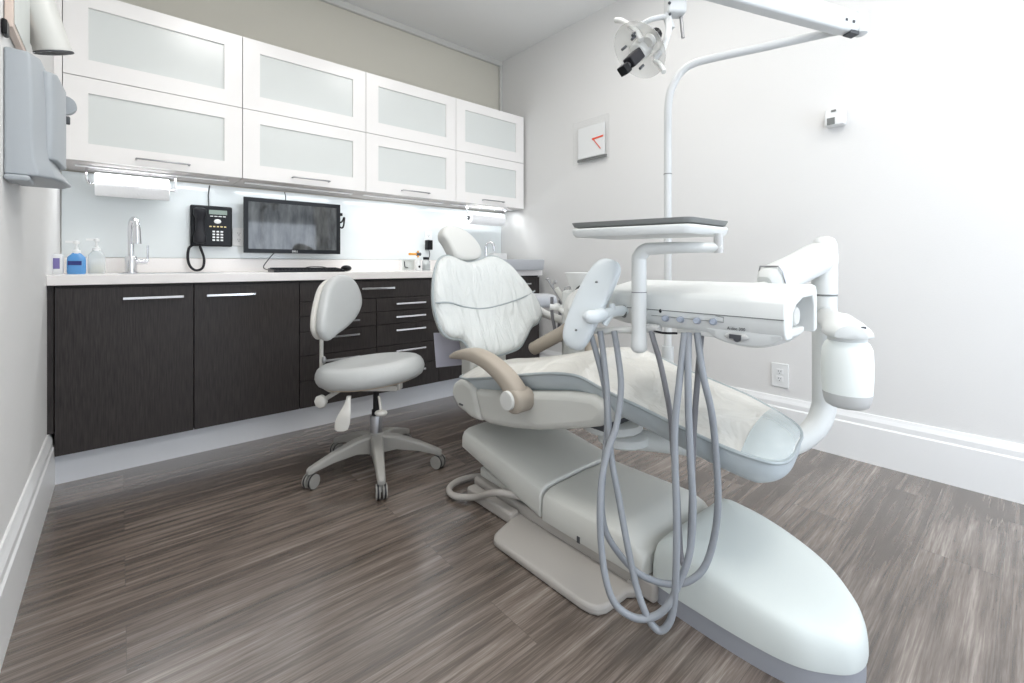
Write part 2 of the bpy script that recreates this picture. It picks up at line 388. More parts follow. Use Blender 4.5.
# ------------------------------------------------------------------ base cabinets
DY = 2.75; TZ = .872; BZ = .137
def handle(x0, x1, z, p):
    h = B(); box(h, x0, x1, DY-.034, DY-.024, z-.006, z+.006)
    for x in (x0+.02, x1-.03): box(h, x, x+.01, DY-.026, DY, z-.004, z+.004)
    finish('handle', h, M['chrome'], p, smooth=False, bevel=.0015)
t = finish('end_filler', bx(LX, -.215, DY+.012, 3.33, .235, TZ), M['wood'], smooth=False)
tag(t, 'narrow dark wood filler against the left wall beside the sink cupboard', 'panel')
def cupboard(x0, x1, label, hx):
    t = thing('base_cabinet', label, 'cabinet', ((x0+x1)/2, 3.03, BZ), 'dark wood base cabinets')
    finish('body', bx(x0+.001, x1-.001, DY+.02, 3.33, BZ+.002, TZ), M['wood'], t, smooth=False)
    d = finish('door', bx(x0+.002, x1-.002, DY, DY+.019, BZ, TZ-.014), M['wood'], t, smooth=False, bevel=.001)
    handle(*hx, .806, d)
cupboard(-.213, .28, 'leftmost dark wood base cupboard with one wide door and chrome bar handle', (.011, .237))
cupboard(.28, .776, 'dark wood base cupboard below the monitor and phone, left of the drawers', (.33, .549))
t = thing('drawer_unit', 'dark wood drawer unit with a wide top drawer, behind the stool', 'cabinet', (1.24, 3.03, BZ), 'dark wood base cabinets')
finish('body', bx(.777, 1.699, DY+.02, 3.33, BZ+.002, TZ), M['wood'], t, smooth=False)
d = finish('drawer', bx(.778, 1.698, DY, DY+.019, .750, TZ-.014), M['wood'], t, smooth=False, bevel=.001); handle(1.131, 1.351, .812, d)
for (x0, x1) in ((.776, 1.239), (1.239, 1.70)):
    for z0, z1, zh in ((.663, .747, .707), (.577, .660, .621), (.437, .574, .534), (.292, .434, .399), (BZ, .289, .255)):
        d = finish('drawer', bx(x0+.002, x1-.002, DY, DY+.019, z0, z1), M['wood'], t, smooth=False, bevel=.001)
        xm = (x0+x1)/2; handle(xm-.11, xm+.11, zh, d)
cupboard(1.70, 2.22, 'dark wood base cupboard hidden behind the dental chair backrest', (1.85, 2.07))
cupboard(2.22, 2.69, 'rightmost dark wood base cupboard under the basin by the right wall', (2.345, 2.565))
k = finish('kick_plate', bx(-.213, 2.69, 2.80, 2.815, 0, BZ), M['kick'], smooth=False)
tag(k, 'brushed metal kick plate running along the floor below the dark cabinets', 'kick plate')
ct = thing('worktop', 'long white quartz worktop over the dark base cabinets', 'countertop', (1.26, 3.0, TZ))
finish('slab', bx(LX, 2.705, 2.728, BY-.001, TZ, .917), M['counter'], ct, smooth=False, bevel=.003)
finish('upstand', bx(LX, 2.705, BY-.022, BY-.0135, .917, 1.0), M['counter'], ct, smooth=False, bevel=.002)
sk = B(); box(sk, .0, .42, 2.85, 2.86, .9171, .9185); box(sk, .0, .42, 3.14, 3.15, .9171, .9185); box(sk, .0, .01, 2.85, 3.15, .9171, .9185); box(sk, .41, .42, 2.85, 3.15, .9171, .9185)
box(sk, .01, .41, 2.86, 3.14, .9171, .9174)
tag(finish('sink', sk, M['steel'], smooth=False), 'undermounted steel sink set in the worktop in front of the left tap', 'sink')

# ------------------------------------------------------------------ objects on and above the worktop
CT = .9172
# tap by the soaps
f = thing('faucet', 'chrome gooseneck tap with side lever beside the soap bottles', 'faucet', (.044, 3.18, CT), 'taps')
fx, fy = on(131, 262, Y=3.18).x, 3.18
finish('base', lathe(B(), (fx, fy, CT), [(.034, 0), (.034, .006), (.026, .008), (.026, .085), (.024, .09)]), M['chrome'], f)
finish('spout', tube(B(), [(fx, fy, CT+.08), (fx, fy, CT+.2), (fx, fy, CT+.235), (fx+.003, fy-.012, CT+.275), (fx+.012, fy-.04, CT+.288), (fx+.020, fy-.07, CT+.27), (fx+.022, fy-.078, CT+.235)], .0135, 16), M['chrome'], f)
finish('spray_head', cyl(B(), (fx+.022, fy-.078, CT+.24), (fx+.023, fy-.08, CT+.155), .016, .019), M['chrome'], f)
l = B(); cyl(l, (fx+.02, fy, CT+.06), (fx+.07, fy, CT+.062), .014); cyl(l, (fx+.07, fy, CT+.062), (fx+.07, fy-.005, CT+.15), .005)
finish('lever', l, M['chrome'], f)
def pump(t, x, y, z, m, sc=1):
    b_ = B(); lathe(b_, (x, y, z), [(.016, 0), (.016, .014), (.007, .018), (.007, .03), (.004, .03), (.004, .045), (.012, .047), (.012, .058), (.005, .062)], 16)
    box(b_, x-.038, x+.004, y-.006, y+.006, z+.05, z+.06)
    finish('pump', b_, m, t)
def bottle(name, label, px, Y, w_, d_, h_, m, lm, lbl):
    x = on(px, 262, Y=Y).x
    t = thing(name, label, 'bottle', (x, Y, CT), 'soap bottles by the left tap')
    n = 28
    def ring(z, a, c): return [Vector((x+a*math.copysign(abs(math.cos(q))**.6, math.cos(q)), Y+c*math.copysign(abs(math.sin(q))**.6, math.sin(q)), z)) for q in [i*2*math.pi/n for i in range(n)]]
    b_ = loft(B(), [ring(CT, w_*.45, d_*.45), ring(CT+.006, w_/2, d_/2), ring(CT+h_*.6, w_/2, d_/2), ring(CT+h_*.8, w_*.47, d_*.47), ring(CT+h_*.93, w_*.3, d_*.35), ring(CT+h_, .014, .014)])
    finish('body', b_, m, t)
    if lm: finish('label', bx(x-w_*lbl, x+w_*.28, Y-d_/2-.0012, Y-d_/2-.0003, CT+h_*.42, CT+h_*.62), lm, t, smooth=False)
    pump(t, x, Y, CT+h_-.002, M['white'])
    return t, x
bottle('soap_bottle', 'blue hand soap pump bottle with navy label, left of the tap', 76.5, 3.0, .068, .045, .10, M['blue'], M['navy'], .42)
t, x = bottle('sanitiser_bottle', 'clear pump bottle with cream liquid between blue soap and tap', 96.5, 3.05, .066, .045, .115, M['clearb'], None, 0)
finish('liquid', bx(x-.026, x+.026, 3.035, 3.065, CT+.004, CT+.045), M['cream'], t, bevel=.008)
x = on(55, 262, Y=3.02).x
t = thing('small_box', 'small white carton with purple label in the left corner of the worktop', 'box', (x, 3.02, CT))
finish('carton', bx(x-.028, x+.028, 2.99, 3.05, CT, CT+.095), M['white'], t, smooth=False, bevel=.003)
finish('label', bx(x-.004, x+.018, 2.9885, 2.9897, CT+.025, CT+.075), M['purple'], t, smooth=False)
# paper towel rolls
def roll(label, x0, x1, y, z, r, arm):
    t = thing('paper_towel_roll', label, 'paper towel', ((x0+x1)/2, y, z-r), 'paper towel rolls under the wall cabinets')
    b_ = lathe(B(), (x0, y, z), [(.018, .012), (.02, 0), (r-.002, 0), (r, .002), (r, x1-x0-.002), (r-.002, x1-x0), (.02, x1-x0), (.018, x1-x0-.012)], 40, (1, 0, 0))
    finish('paper', b_, M['paper'], t)
    finish('core', lathe(B(), (x0-.001, y, z), [(.019, 0), (.019, x1-x0+.002)], 20, (1, 0, 0)), M['dgrey'], t)
    h = thing('paper_towel_holder', arm, 'holder', ((x0+x1)/2, y, z), 'paper towel holders under the wall cabinets')
    q = B(); tube(q, [(x0-.03, y+.0, 1.461), (x0-.032, y-.03, 1.43), (x0-.03, y-.02, z+.02), (x0-.02, y, z), (x0-.004, y, z)], .006)
    cyl(q, (x1+.002, y, z), (x1+.03, y, z), .008); box(q, x0-.036, x1+.032, y-.001, y+.009, 1.4535, 1.461); box(q, x1+.024, x1+.032, y-.01, y+.01, z-.01, 1.461)
    finish('bracket', q, M['chrome'], h)
roll('long white paper towel roll under the leftmost wall cabinet, above the tap', -.098, .21, 3.2, 1.382, .060, 'chrome bracket holding the left paper towel roll')
roll('small white paper towel roll under the rightmost wall cabinet near the corner', 2.24, 2.61, 3.15, 1.362, .054, 'chrome bracket holding the right paper towel roll')
# phone
py_ = BY-.013
t = thing('wall_phone', 'black office desk phone mounted on the backsplash left of the monitor', 'telephone', (.42, py_, 1.07))
finish('body', bx(.318, .533, py_-.045, py_-.0005, 1.074, 1.322), M['black'], t, smooth=True, bevel=.008)
def hs(z, w_, d_, x=.362, n=14): return [Vector((x+w_*math.copysign(abs(math.cos(q))**.7, math.cos(q)), py_-.052-d_*.5+d_*.7*math.sin(q), z)) for q in [i*2*math.pi/n for i in range(n)]]
finish('handset', loft(B(), [hs(1.088, .018, .02), hs(1.095, .032, .032), hs(1.13, .033, .034), hs(1.16, .024, .022), hs(1.24, .024, .022), hs(1.265, .034, .036), hs(1.296, .032, .034), hs(1.304, .018, .02)]), M['rubber'], t)
finish('display', bx(.411, .505, py_-.0465, py_-.0445, 1.270, 1.297), M['lcd'], t, smooth=False)
q = B()
for i in range(4): box(q, .416+i*.022, .432+i*.022, py_-.0475, py_-.0445, 1.256, 1.261)
finish('softkey_strip', q, M['white'], t, smooth=False)
finish('navigation_button', ellipsoid(B(), (.455, py_-.045, 1.228), (.019, 0, 0), (0, .006, 0), (0, 0, .014)), M['white'], t)
for i in range(5): finish('lit_button', bx(.413+i*.019, .424+i*.019, py_-.0475, py_-.0445, 1.192, 1.199), M['amber'], t, smooth=False)
for r_ in range(4):
    for c_ in range(3): finish('key', bx(.428+c_*.021, .442+c_*.021, py_-.049, py_-.0445, 1.160-r_*.0175, 1.170-r_*.0175), M['white'], t, bevel=.002)
finish('handset_cord', tube(B(), [(.338, py_-.03, 1.085), (.312, py_-.035, 1.06), (.306, py_-.04, 1.0), (.318, py_-.05, .95), (.347, py_-.055, .928), (.378, py_-.055, .945), (.385, py_-.05, 1.0), (.368, py_-.05, 1.06), (.362, py_-.05, 1.09)], .007, 10), M['rubber'], t)
finish('wall_cord', tube(B(), [(.414, py_-.012, 1.317), (.412, py_-.008, 1.38), (.414, py_-.008, 1.41), (.418, py_-.01, 1.45)], .003, 8), M['rubber'], t)
def outlet(name, label, c, u, n_, w_=.07, h_=.115):
    """duplex outlet; c centre on wall, u horizontal unit, n_ outward normal"""
    c = Vector(c); u = Vector(u); n_ = Vector(n_); z = Vector((0, 0, 1))
    t = thing(name, label, 'outlet', tuple(c-z*h_/2))
    finish('cover_plate', obox(B(), c+n_*.004, u, n_, z, w_, .007, h_), M['white'], t, bevel=.002)
    for sgn in (1, -1):
        f_ = finish('socket', obox(B(), c+n_*.0085+z*.02*sgn, u, n_, z, .033, .003, .028), M['white'], t, bevel=.001)
        q = B(); obox(q, c+n_*.0102+z*(.02*sgn+.003)+u*.006, u, n_, z, .0022, .001, .008); obox(q, c+n_*.0102+z*(.02*sgn+.003)-u*.006, u, n_, z, .0022, .001, .008)
        obox(q, c+n_*.0102+z*(.02*sgn-.008), u, n_, z, .005, .001, .004)
        finish('slot', q, M['dgrey'], f_, smooth=False)
    return t
outlet('power_outlet', 'small white outlet on the backsplash between phone and monitor', (.575, py_, 1.14), (1, 0, 0), (0, -1, 0))
outlet('power_outlet', 'white outlet on the backsplash above the clutter, behind the black adapter', on(428, 238, Y=py_), (1, 0, 0), (0, -1, 0))
outlet('power_outlet', 'white double outlet low on the right wall above the baseboard', (RX-.0005, .921, .352), (0, 1, 0), (-1, 0, 0), .085, .13)
p = on(428.5, 245, Y=py_-.03)
t = thing('power_adapter', 'black plug-in power adapter on the backsplash outlet, left of the headrest', 'adapter', tuple(p))
finish('housing', bx(p.x-.024, p.x+.024, py_-.06, py_-.012, p.z-.04, p.z+.04), M['black'], t, bevel=.004)
finish('cord', tube(B(), [(p.x, py_-.035, p.z-.038), (p.x+.008, py_-.035, p.z-.08), (p.x-.006, py_-.045, 1.01), (p.x-.03, py_-.06, .95)], .003, 8), M['rubber'], t)
# monitor
my = 3.235
t = thing('monitor', 'black widescreen monitor on the backsplash showing grey x-ray pictures', 'monitor', (.885, my, 1.04))
q = B(); x0, x1, z0, z1, e = .585, 1.186, 1.037, 1.388, .026
finish('housing', bx(x0+.005, x1-.005, my+.012, my+.045, z0+.005, z1-.005), M['black'], t, bevel=.008)
box(q, x0, x0+e, my, my+.014, z0, z1); box(q, x1-e, x1, my, my+.014, z0, z1); box(q, x0+e, x1-e, my, my+.014, z0, z0+e); box(q, x0+e, x1-e, my, my+.014, z1-e, z1)
finish('bezel', q, M['black'], t, smooth=False)
finish('screen', bx(x0+e, x1-e, my+.004, my+.012, z0+e, z1-e), M['screen'], t, smooth=False)
text('DELL', 'logo', (.885, my-.001, z0+.013), Matrix.Rotation(R(90), 4, 'X'), .017, M['white'], t)
finish('wall_mount', bx(.83, .94, my+.044, py_+.0005, 1.15, 1.27), M['black'], t, smooth=False)
q = B(); tube(q, [(1.186, my+.03, 1.26), (1.2, my+.005, 1.27), (1.215, my, 1.30), (1.21, my, 1.245), (1.2, my, 1.225), (1.188, my+.01, 1.23)], .006, 8)
box(q, 1.186, 1.202, my, my+.03, 1.31, 1.33)
finish('side_hook', q, M['black'], t)
finish('power_cord', tube(B(), [(.84, my+.055, 1.385), (.842, my+.06, 1.42), (.838, my+.07, 1.45)], .003, 8), M['rubber'], t)
t = thing('keyboard', 'thin black keyboard lying on the worktop below the monitor', 'keyboard', (.94, 2.95, CT))
b_ = B(); prism(b_, [(.675, 2.88, CT), (.675, 2.88, CT+.012), (.675, 3.03, CT+.024), (.675, 3.03, CT)], (.41, 0, 0)); finish('case', b_, M['black'], t, bevel=.002)
q = B()
for r_ in range(5):
    for c_ in range(20):
        y_ = 2.892+r_*.026; z_ = CT+.012+(y_-2.88)*.08
        box(q, .684+c_*.0196, .700+c_*.0196, y_, y_+.021, z_, z_+.006)
kk = finish('keys', q, M['rubber'], t, smooth=False)
finish('cable', tube(B(), [(.76, 3.03, CT+.01), (.70, 3.10, CT+.012), (.68, 3.16, CT+.03), (.72, 3.2, 1.0), (.76, 3.22, 1.045)], .003, 8), M['rubber'], t)
t = thing('computer_mouse', 'black computer mouse beside the right end of the keyboard', 'mouse', (1.12, 2.95, CT))
finish('shell', ellipsoid(B(), (1.12, 2.95, CT+.0215), (.030, 0, 0), (0, .052, 0), (0, 0, .02)), M['black'], t)
finish('cable', tube(B(), [(1.12, 3.0, CT+.015), (1.08, 3.08, CT+.008), (1.02, 3.09, CT+.03), (.93, 3.10, CT+.03), (.9, 3.17, CT+.006)], .0025, 8), M['rubber'], t)
# clutter left of the headrest
p = on(409, 262, Y=3.12)
t = thing('card_holder', 'clear acrylic card holder leaning on the worktop left of the headrest', 'holder', (p.x, 3.12, CT))
q = B(); box(q, p.x-.07, p.x+.07, 3.10, 3.104, CT, CT+.075); box(q, p.x-.07, p.x+.07, 3.15, 3.154, CT, CT+.095); box(q, p.x-.07, p.x+.07, 3.104, 3.15, CT, CT+.004)
finish('case', q, M['acrylic'], t, smooth=False)
finish('cards', bx(p.x-.05, p.x+.04, 3.11, 3.14, CT+.005, CT+.08), M['photo'], t, smooth=False)
q = B(); tube(q, [(p.x-.05, 3.098, CT+.07), (p.x-.045, 3.098, CT+.03), (p.x-.02, 3.098, CT+.022)], .004, 8); finish('clip', q, M['dgrey'], t)
p = on(418, 262, Y=3.06)
t = thing('applicator_tube', 'upright white applicator with orange top and cross piece on the worktop', 'applicator', (p.x, 3.06, CT))
finish('body', lathe(B(), (p.x, 3.06, CT), [(.022, 0), (.024, .004), (.02, .075), (.012, .085), (.01, .1)], 20), M['white'], t)
q = B(); cyl(q, (p.x, 3.06, CT+.098), (p.x, 3.06, CT+.15), .008); cyl(q, (p.x-.075, 3.06, CT+.125), (p.x+.01, 3.06, CT+.125), .009)
finish('orange_cross_piece', q, M['orange'], t)
finish('dark_collar', cyl(B(), (p.x-.015, 3.057, CT+.125), (p.x+.02, 3.057, CT+.125), .012), M['dgrey'], t)
finish('dark_dot', ellipsoid(B(), (p.x, 3.038, CT+.03), (.009, 0, 0), (0, .004, 0), (0, 0, .009)), M['black'], t)
p = on(425, 262, Y=3.05)
t = thing('small_jar', 'small clear jar with black lid left of the dental chair headrest', 'jar', (p.x+.01, 3.05, CT))
finish('glass', lathe(B(), (p.x+.01, 3.05, CT), [(.03, 0), (.032, .004), (.032, .07), (.022, .08), (.022, .084)], 24), M['clearb'], t)
finish('liquid', lathe(B(), (p.x+.01, 3.05, CT+.004), [(.027, 0), (.027, .045)], 24), M['mgrey'], t)
finish('lid', lathe(B(), (p.x+.01, 3.05, CT+.084), [(.024, 0), (.024, .018), (.02, .02)], 24), M['black'], t)
# right tap, cup stack box and basin
t = thing('faucet', 'chrome gooseneck tap behind the grey basin in the right corner', 'faucet', (2.26, 3.22, CT), 'taps')
p = on(486, 250, Y=3.22); fx, fy = p.x, 3.22
finish('base', lathe(B(), (fx, fy, CT), [(.03, 0), (.03, .006), (.022, .01), (.022, .05)]), M['chrome'], t)
finish('spout', tube(B(), [(fx, fy, CT+.04), (fx, fy, CT+.16), (fx, fy, CT+.2), (fx+.008, fy-.01, CT+.235), (fx+.03, fy-.03, CT+.248), (fx+.045, fy-.05, CT+.225), (fx+.048, fy-.055, CT+.17)], .012, 14), M['chrome'], t)
finish('lever', cyl(B(), (fx+.01, fy, CT+.03), (fx-.045, fy, CT+.07), .006), M['chrome'], t)
p = on(501, 250, Y=3.16)
t = finish('tissue_box', bx(p.x-.075, p.x+.075, 3.16, 3.25, CT, CT+.15), M['white'], bevel=.012)
tag(t, 'white rounded tissue box beside the right tap in the corner', 'box')
q = B(); x0, x1, y0, y1 = 1.95, 2.66, 2.64, 3.05
def rr(x0, x1, y0, y1, z, r, n=5):
    out = []
    for cx, cy, a0 in ((x1-r, y1-r, 0), (x0+r, y1-r, 90), (x0+r, y0+r, 180), (x1-r, y0+r, 270)):
        for i in range(n+1):
            a = R(a0+90*i/n); out.append(Vector((cx+r*math.cos(a), cy+r*math.sin(a), z)))
    return out
Z0 = CT
loft(q, [rr(x0+.012, x1-.012, y0+.012, y1-.012, Z0, .03), rr(x0+.004, x1-.004, y0+.004, y1-.004, Z0+.012, .035), rr(x0, x1, y0, y1, Z0+.082, .035), rr(x0+.005, x1-.005, y0+.005, y1-.005, Z0+.088, .035),
         rr(x0+.03, x1-.03, y0+.03, y1-.03, Z0+.086, .04), rr(x0+.05, x1-.05, y0+.05, y1-.05, Z0+.03, .04)])
tag(finish('vessel_basin', q, M['greycell']), 'light grey rectangular basin on the worktop right of the dental chair backrest', 'basin')

# ------------------------------------------------------------------ things on the side walls
t = thing('wall_clock', 'square clear acrylic wall clock with orange hands on the right wall', 'clock', (RX-.02, 2.24, 1.755))
finish('acrylic_frame', bx(RX-.022, RX-.001, 2.075, 2.42, 1.755, 2.09), M['acrylic'], t, smooth=False, bevel=.002)
finish('dial', bx(RX-.030, RX-.0235, 2.10, 2.355, 1.79, 2.03), M['white'], t, smooth=False)
c0 = Vector((RX-.033, 2.205, 1.92))
q = B(); obox(q, c0+Vector((0, -.045, .004)), (0, 1, -.06), (1, 0, 0), (0, .06, 1), .1, .003, .012); finish('hour_hand', q, M['red'], t, smooth=False)
q = B(); obox(q, c0+Vector((0, -.035, -.042)), (0, .64, .77), (1, 0, 0), (0, .77, -.64), .11, .003, .006); finish('minute_hand', q, M['red'], t, smooth=False)
finish('hub', cyl(B(), c0, c0+Vector((-.003, 0, 0)), .009), M['red'], t)
finish('base_ledge', bx(RX-.035, RX-.0225, 2.08, 2.36, 1.766, 1.783), M['mgrey'], t, smooth=False)
t = thing('motion_sensor', 'small white sensor box on the right wall above the delivery unit', 'sensor', (RX-.02, .655, 1.66))
finish('housing', bx(RX-.055, RX-.0005, .618, .70, 1.662, 1.742), M['white'], t, bevel=.006)
finish('lens', bx(RX-.058, RX-.0545, .655, .688, 1.666, 1.70), M['mgrey'], t, smooth=False)
finish('dark_tab', bx(RX-.058, RX-.0545, .65, .67, 1.728, 1.738), M['mgrey'], t, smooth=False)
# towel dispenser
t = thing('towel_dispenser', 'grey-blue paper towel dispenser on the left wall near the camera', 'dispenser', (LX, 1.92, 1.2))
def ds(z, d, y0=1.80, y1=2.06): 
    return [Vector((LX+.001, y0, z)), Vector((LX+.03+d*.2, y0, z)), Vector((LX+.055+d*.3, y0+.004, z)), Vector((LX+.080+d*.5, y0+.045, z)), Vector((LX+.088+d*.7, y0+.11, z)), Vector((LX+.090+d*.9, y1-.04, z)), Vector((LX+.080+d*.7, y1, z)), Vector((LX+.001, y1, z))]
finish('cover', loft(B(), [ds(1.205, .025), ds(1.213, .032), ds(1.25, .004), ds(1.30, -.006), ds(1.45, -.012), ds(1.525, -.022), ds(1.545, -.032)]), M['dispenser'], t, bevel=.008)
fp = B(); 
loft(fp, [[Vector((LX+.080+a, y, z)) for y, a in ((1.848, .004), (1.868, .018), (2.03, .026), (2.043, .016))]+[Vector((LX+.06, y, z)) for y in (2.045, 1.848)] for z in (1.262, 1.30, 1.45, 1.515)])
finish('front_panel', fp, M['dispenser'], t, bevel=.006)
finish('lower_shelf', bx(LX+.001, LX+.05, 1.79, 1.88, 1.188, 1.204), M['dispenser'], t, bevel=.006)
finish('side_wheel', cyl(B(), (LX+.098, 2.062, 1.48), (LX+.098, 2.082, 1.48), .03), M['dispenser'], t)
finish('latch', bx(LX+.09, LX+.112, 2.062, 2.078, 1.42, 1.445), M['dgrey'], t, bevel=.003)
# x-ray cone
a0 = on(54, 53, D=1.52); a1 = on(22, -32, D=1.44); dd = (a1-a0).normalized()
t = thing('xray_cone', 'pale grey cylindrical x-ray cone hanging by the left wall above the dispenser', 'x-ray head', tuple(a0))
q = lathe(B(), a0, [(.040, 0), (.050, 0), (.050, .012), (.0485, .016), (.053, .3), (.045, .31)], 40, dd); finish('tube', q, M['xray'], t)
finish('end_ring', lathe(B(), a0-dd*.001, [(.0512, 0), (.0512, .004), (.047, .004), (.047, 0)], 40, dd), M['dgrey'], t)
top = a0+dd*.31
finish('support_arm', tube(B(), [top, top+Vector((-.02, -.03, .12)), Vector((LX+.02, top.y-.1, 2.15)), Vector((LX+.0, top.y-.1, 2.2))], .03, 16), M['xray'], t)
t = thing('wall_picture', 'pale marble-patterned picture with thin pink frame behind the x-ray cone', 'picture', (LX, 1.95, 1.6))
q = B(); prism(q, [(LX+.002, 1.80, 1.60), (LX+.002, 2.10, 1.60), (LX+.002, 2.10, 1.98), (LX+.002, 1.80, 1.98)], (.016, 0, 0)); finish('frame', q, M['pink'], t, smooth=False, bevel=.002)
finish('print', bx(LX+.0185, LX+.020, 1.815, 2.085, 1.615, 1.965), M['photo'], t, smooth=False)
t = finish('black_bracket', bx(LX+.001, LX+.012, 1.76, 1.797, 1.565, 1.605), M['black'], bevel=.004)
tag(t, 'small black wall bracket at the lower left corner of the marble picture', 'bracket')

# ------------------------------------------------------------------ dental chair
CX = 1.355
ch = thing('dental_chair', 'pale grey dental patient chair with crinkled plastic covered upholstery in the room centre', 'dental chair', (CX, 1.2, 0))
# base plate on the floor
q = B()
foot = [(.963, 1.19), (.967, 1.212), (.985, 1.230), (1.01, 1.24), (1.12, 1.275), (1.14, 1.275), (1.14, .735), (1.125, .745), (1.10, .765), (1.04, .765), (1.01, .767), (.985, .778), (.972, .80), (.967, .83)]
loft(q, [[Vector((x, y, z)) for x, y in foot] for z in (0.0, .028)]); finish('base_plate', q, M['base'], ch, bevel=.012, seg=3)
q = B(); box(q, 1.085, 1.13, 1.26, 1.54, 0, .045); box(q, 1.135, 1.56, .70, 1.56, .002, .062); finish('base_frame', q, M['base'], ch, bevel=.01)
finish('screw_cap', cyl(B(), on(631, 582, X=1.134), on(631, 582, X=1.134)+Vector((-.008, 0, 0)), .009), M['base'], ch)
# front lower cover (nearer the feet): rounded box
def capbox(x0, x1, y0, y1, z0, zt, r=.035):
    """cover with soft shoulders; zt(y) top height"""
    rings = []
    n = 8
    ys = [y0+(y1-y0)*i/n for i in range(n+1)]
    for y in ys:
        zz = zt(y); zb = z0(y) if callable(z0) else z0
        pr_ = [(x0+.004, zb), (x0, zb+.006), (x0+.002, zz-r*1.1), (x0+r*.35, zz-r*.45), (x0+r*1.1, zz-r*.1), (x0+r*2.4, zz), (CX, zz+.004), (x1-r*2.4, zz), (x1-r*1.1, zz-r*.1), (x1-r*.3, zz-r*.5), (x1, zz-r*1.2), (x1, zb)]
        rings.append([Vector((x, y, z)) for x, z in pr_])
    return rings
rg = capbox(1.115, 1.55, .755, 1.13, .064, lambda y: .172-(0.03*max(0, (.80-y)/.06)**2 if y < .80 else 0))
rg = [[Vector((CX+(p.x-CX)*.97, .728, .064+(p.z-.064)*.72)) for p in rg[0]]] + rg
finish('lower_cover', loft(B(), rg), M['shell'], ch, bevel=.006)
q = B(); box(q, *(1.1135, 1.1155), .955, .967, .066, .086); finish('cover_notch', q, M['dgrey'], ch, smooth=False)
# raised rear cover (slopes up towards the head end)
rg = capbox(1.115, 1.56, 1.138, 1.62, lambda y: .07+(y-1.138)*.215, lambda y: .180+(y-1.138)*.155, .032)
finish('rear_cover', loft(B(), rg), M['shell'], ch, bevel=.006)
q = B(); prism(q, [(1.16, 1.25, .07), (1.16, 1.55, .10), (1.16, 1.55, .06), (1.16, 1.25, .05)], (.36, 0, 0)); box(q, 1.34, 1.46, 1.50, 1.60, .10, .33)
finish('lift_column', q, M['shell'], ch, bevel=.01)
# seat shell with rear cap
sx = 1.10
def sp(L): return [on(px, py, X=sx) for px, py in L]
shell = sp([(473, 389), (500, 392), (526, 392), (567, 393), (591, 396), (597, 400), (606, 408), (603, 420), (596, 428), (575, 430), (539, 431.5), (512, 429.5), (488, 425), (480, 421)])
finish('seat_shell', prism(B(), shell, (.51, 0, 0)), M['shell'], ch, bevel=.025, seg=4)
cap = sp([(463, 380), (471, 386), (474, 395), (478, 412), (481, 422.5), (470, 418), (457, 407), (450.5, 394), (452, 384), (457, 380)])
finish('rear_cap', prism(B(), cap, (.51, 0, 0)), M['shell'], ch, bevel=.02, seg=4)
p = on(461, 404.5, X=sx-.001); q = B(); box(q, sx-.0015, sx+.004, p.y-.014, p.y+.014, p.z-.004, p.z+.004); finish('cap_badge', q, M['dgrey'], ch, smooth=False)
# continuous seat and leg rest: lower vinyl shell, upper cover
PATH = [(1.71, .456, .17), (1.67, .461, .21), (1.59, .473, .236), (1.45, .503, .245), (1.276, .546, .245), (1.12, .582, .242), (1.02, .598, .238), (.955, .598, .234), (.886, .580, .230), (.80, .562, .228), (.743, .552, .226), (.63, .528, .222), (.55, .509, .216), (.50, .498, .206), (.465, .491, .190), (.438, .485, .168), (.420, .481, .13), (.412, .479, .08)]
def seatpos(i):
    P = cr([(y, z, w_) for y, z, w_ in PATH], 4); return P
SP = seatpos(0)
def skew(x, y): return y-.035*max(0, min(1, (.62-y)/.15))*(CX-x)/.2
def seat_half(up, y_max=9, off=0):
    rings = []
    for v in SP:
        y, z, w_ = v
        if y > y_max: continue
        ring = []
        n = 22
        endf = min(1, max(0, (y-.408)/.07))**.5; ef2 = min(1, max(0, (1.715-y)/.07))**.5
        for j in range(n+1):
            t = -1+2*j/n; x = CX+(w_+off)*math.sin(t*math.pi/2)
            u = abs(math.sin(t*math.pi/2))
            if up:
                cr_ = (.056 if y > .95 else .036)*(1-u**2.6)*min(endf, ef2)
                if 1.05 < y < 1.75: cr_ -= .022*math.exp(-(u/.45)**2)*math.sin((y-1.05)/.7*math.pi)
                ring.append(Vector((x, skew(x, y), z+cr_+off)))
            else:
                th = (.074 if y > .95 else .080)
                xx = CX+(w_)*(1-.06*(1-u))*math.sin(t*math.pi/2)
                ring.append(Vector((xx, skew(xx, y), z-th*min(1, endf*.8+.2)*(1-u**12)**.6)))
        rings.append(ring)
    if not up:
        rings.append([Vector((p.x, p.y-.001, SP[-1].y)) for p in rings[-1]])
    return rings
b_ = loft(B(), seat_half(True), closed=False); finish('upholstery_top', b_, M['uphol'], ch, sub=1)
b_ = loft(B(), seat_half(False), closed=False); finish('cushion_side', b_, M['vinyl'], ch, sub=1)
edge = [Vector((CX-w_-.001, skew(CX-w_, y), z)) for y, z, w_ in SP]+[Vector((CX+w_+.001, skew(CX+w_, y), z)) for y, z, w_ in SP[::-1]]
finish('piping', tube(B(), edge, .0055, 8, closed=True, smooth=False), M['piping'], ch)
b_ = loft(B(), seat_half(True, .50, .004), closed=False)
finish('clear_toe_cover', b_, M['clearcover'], ch, sub=1)
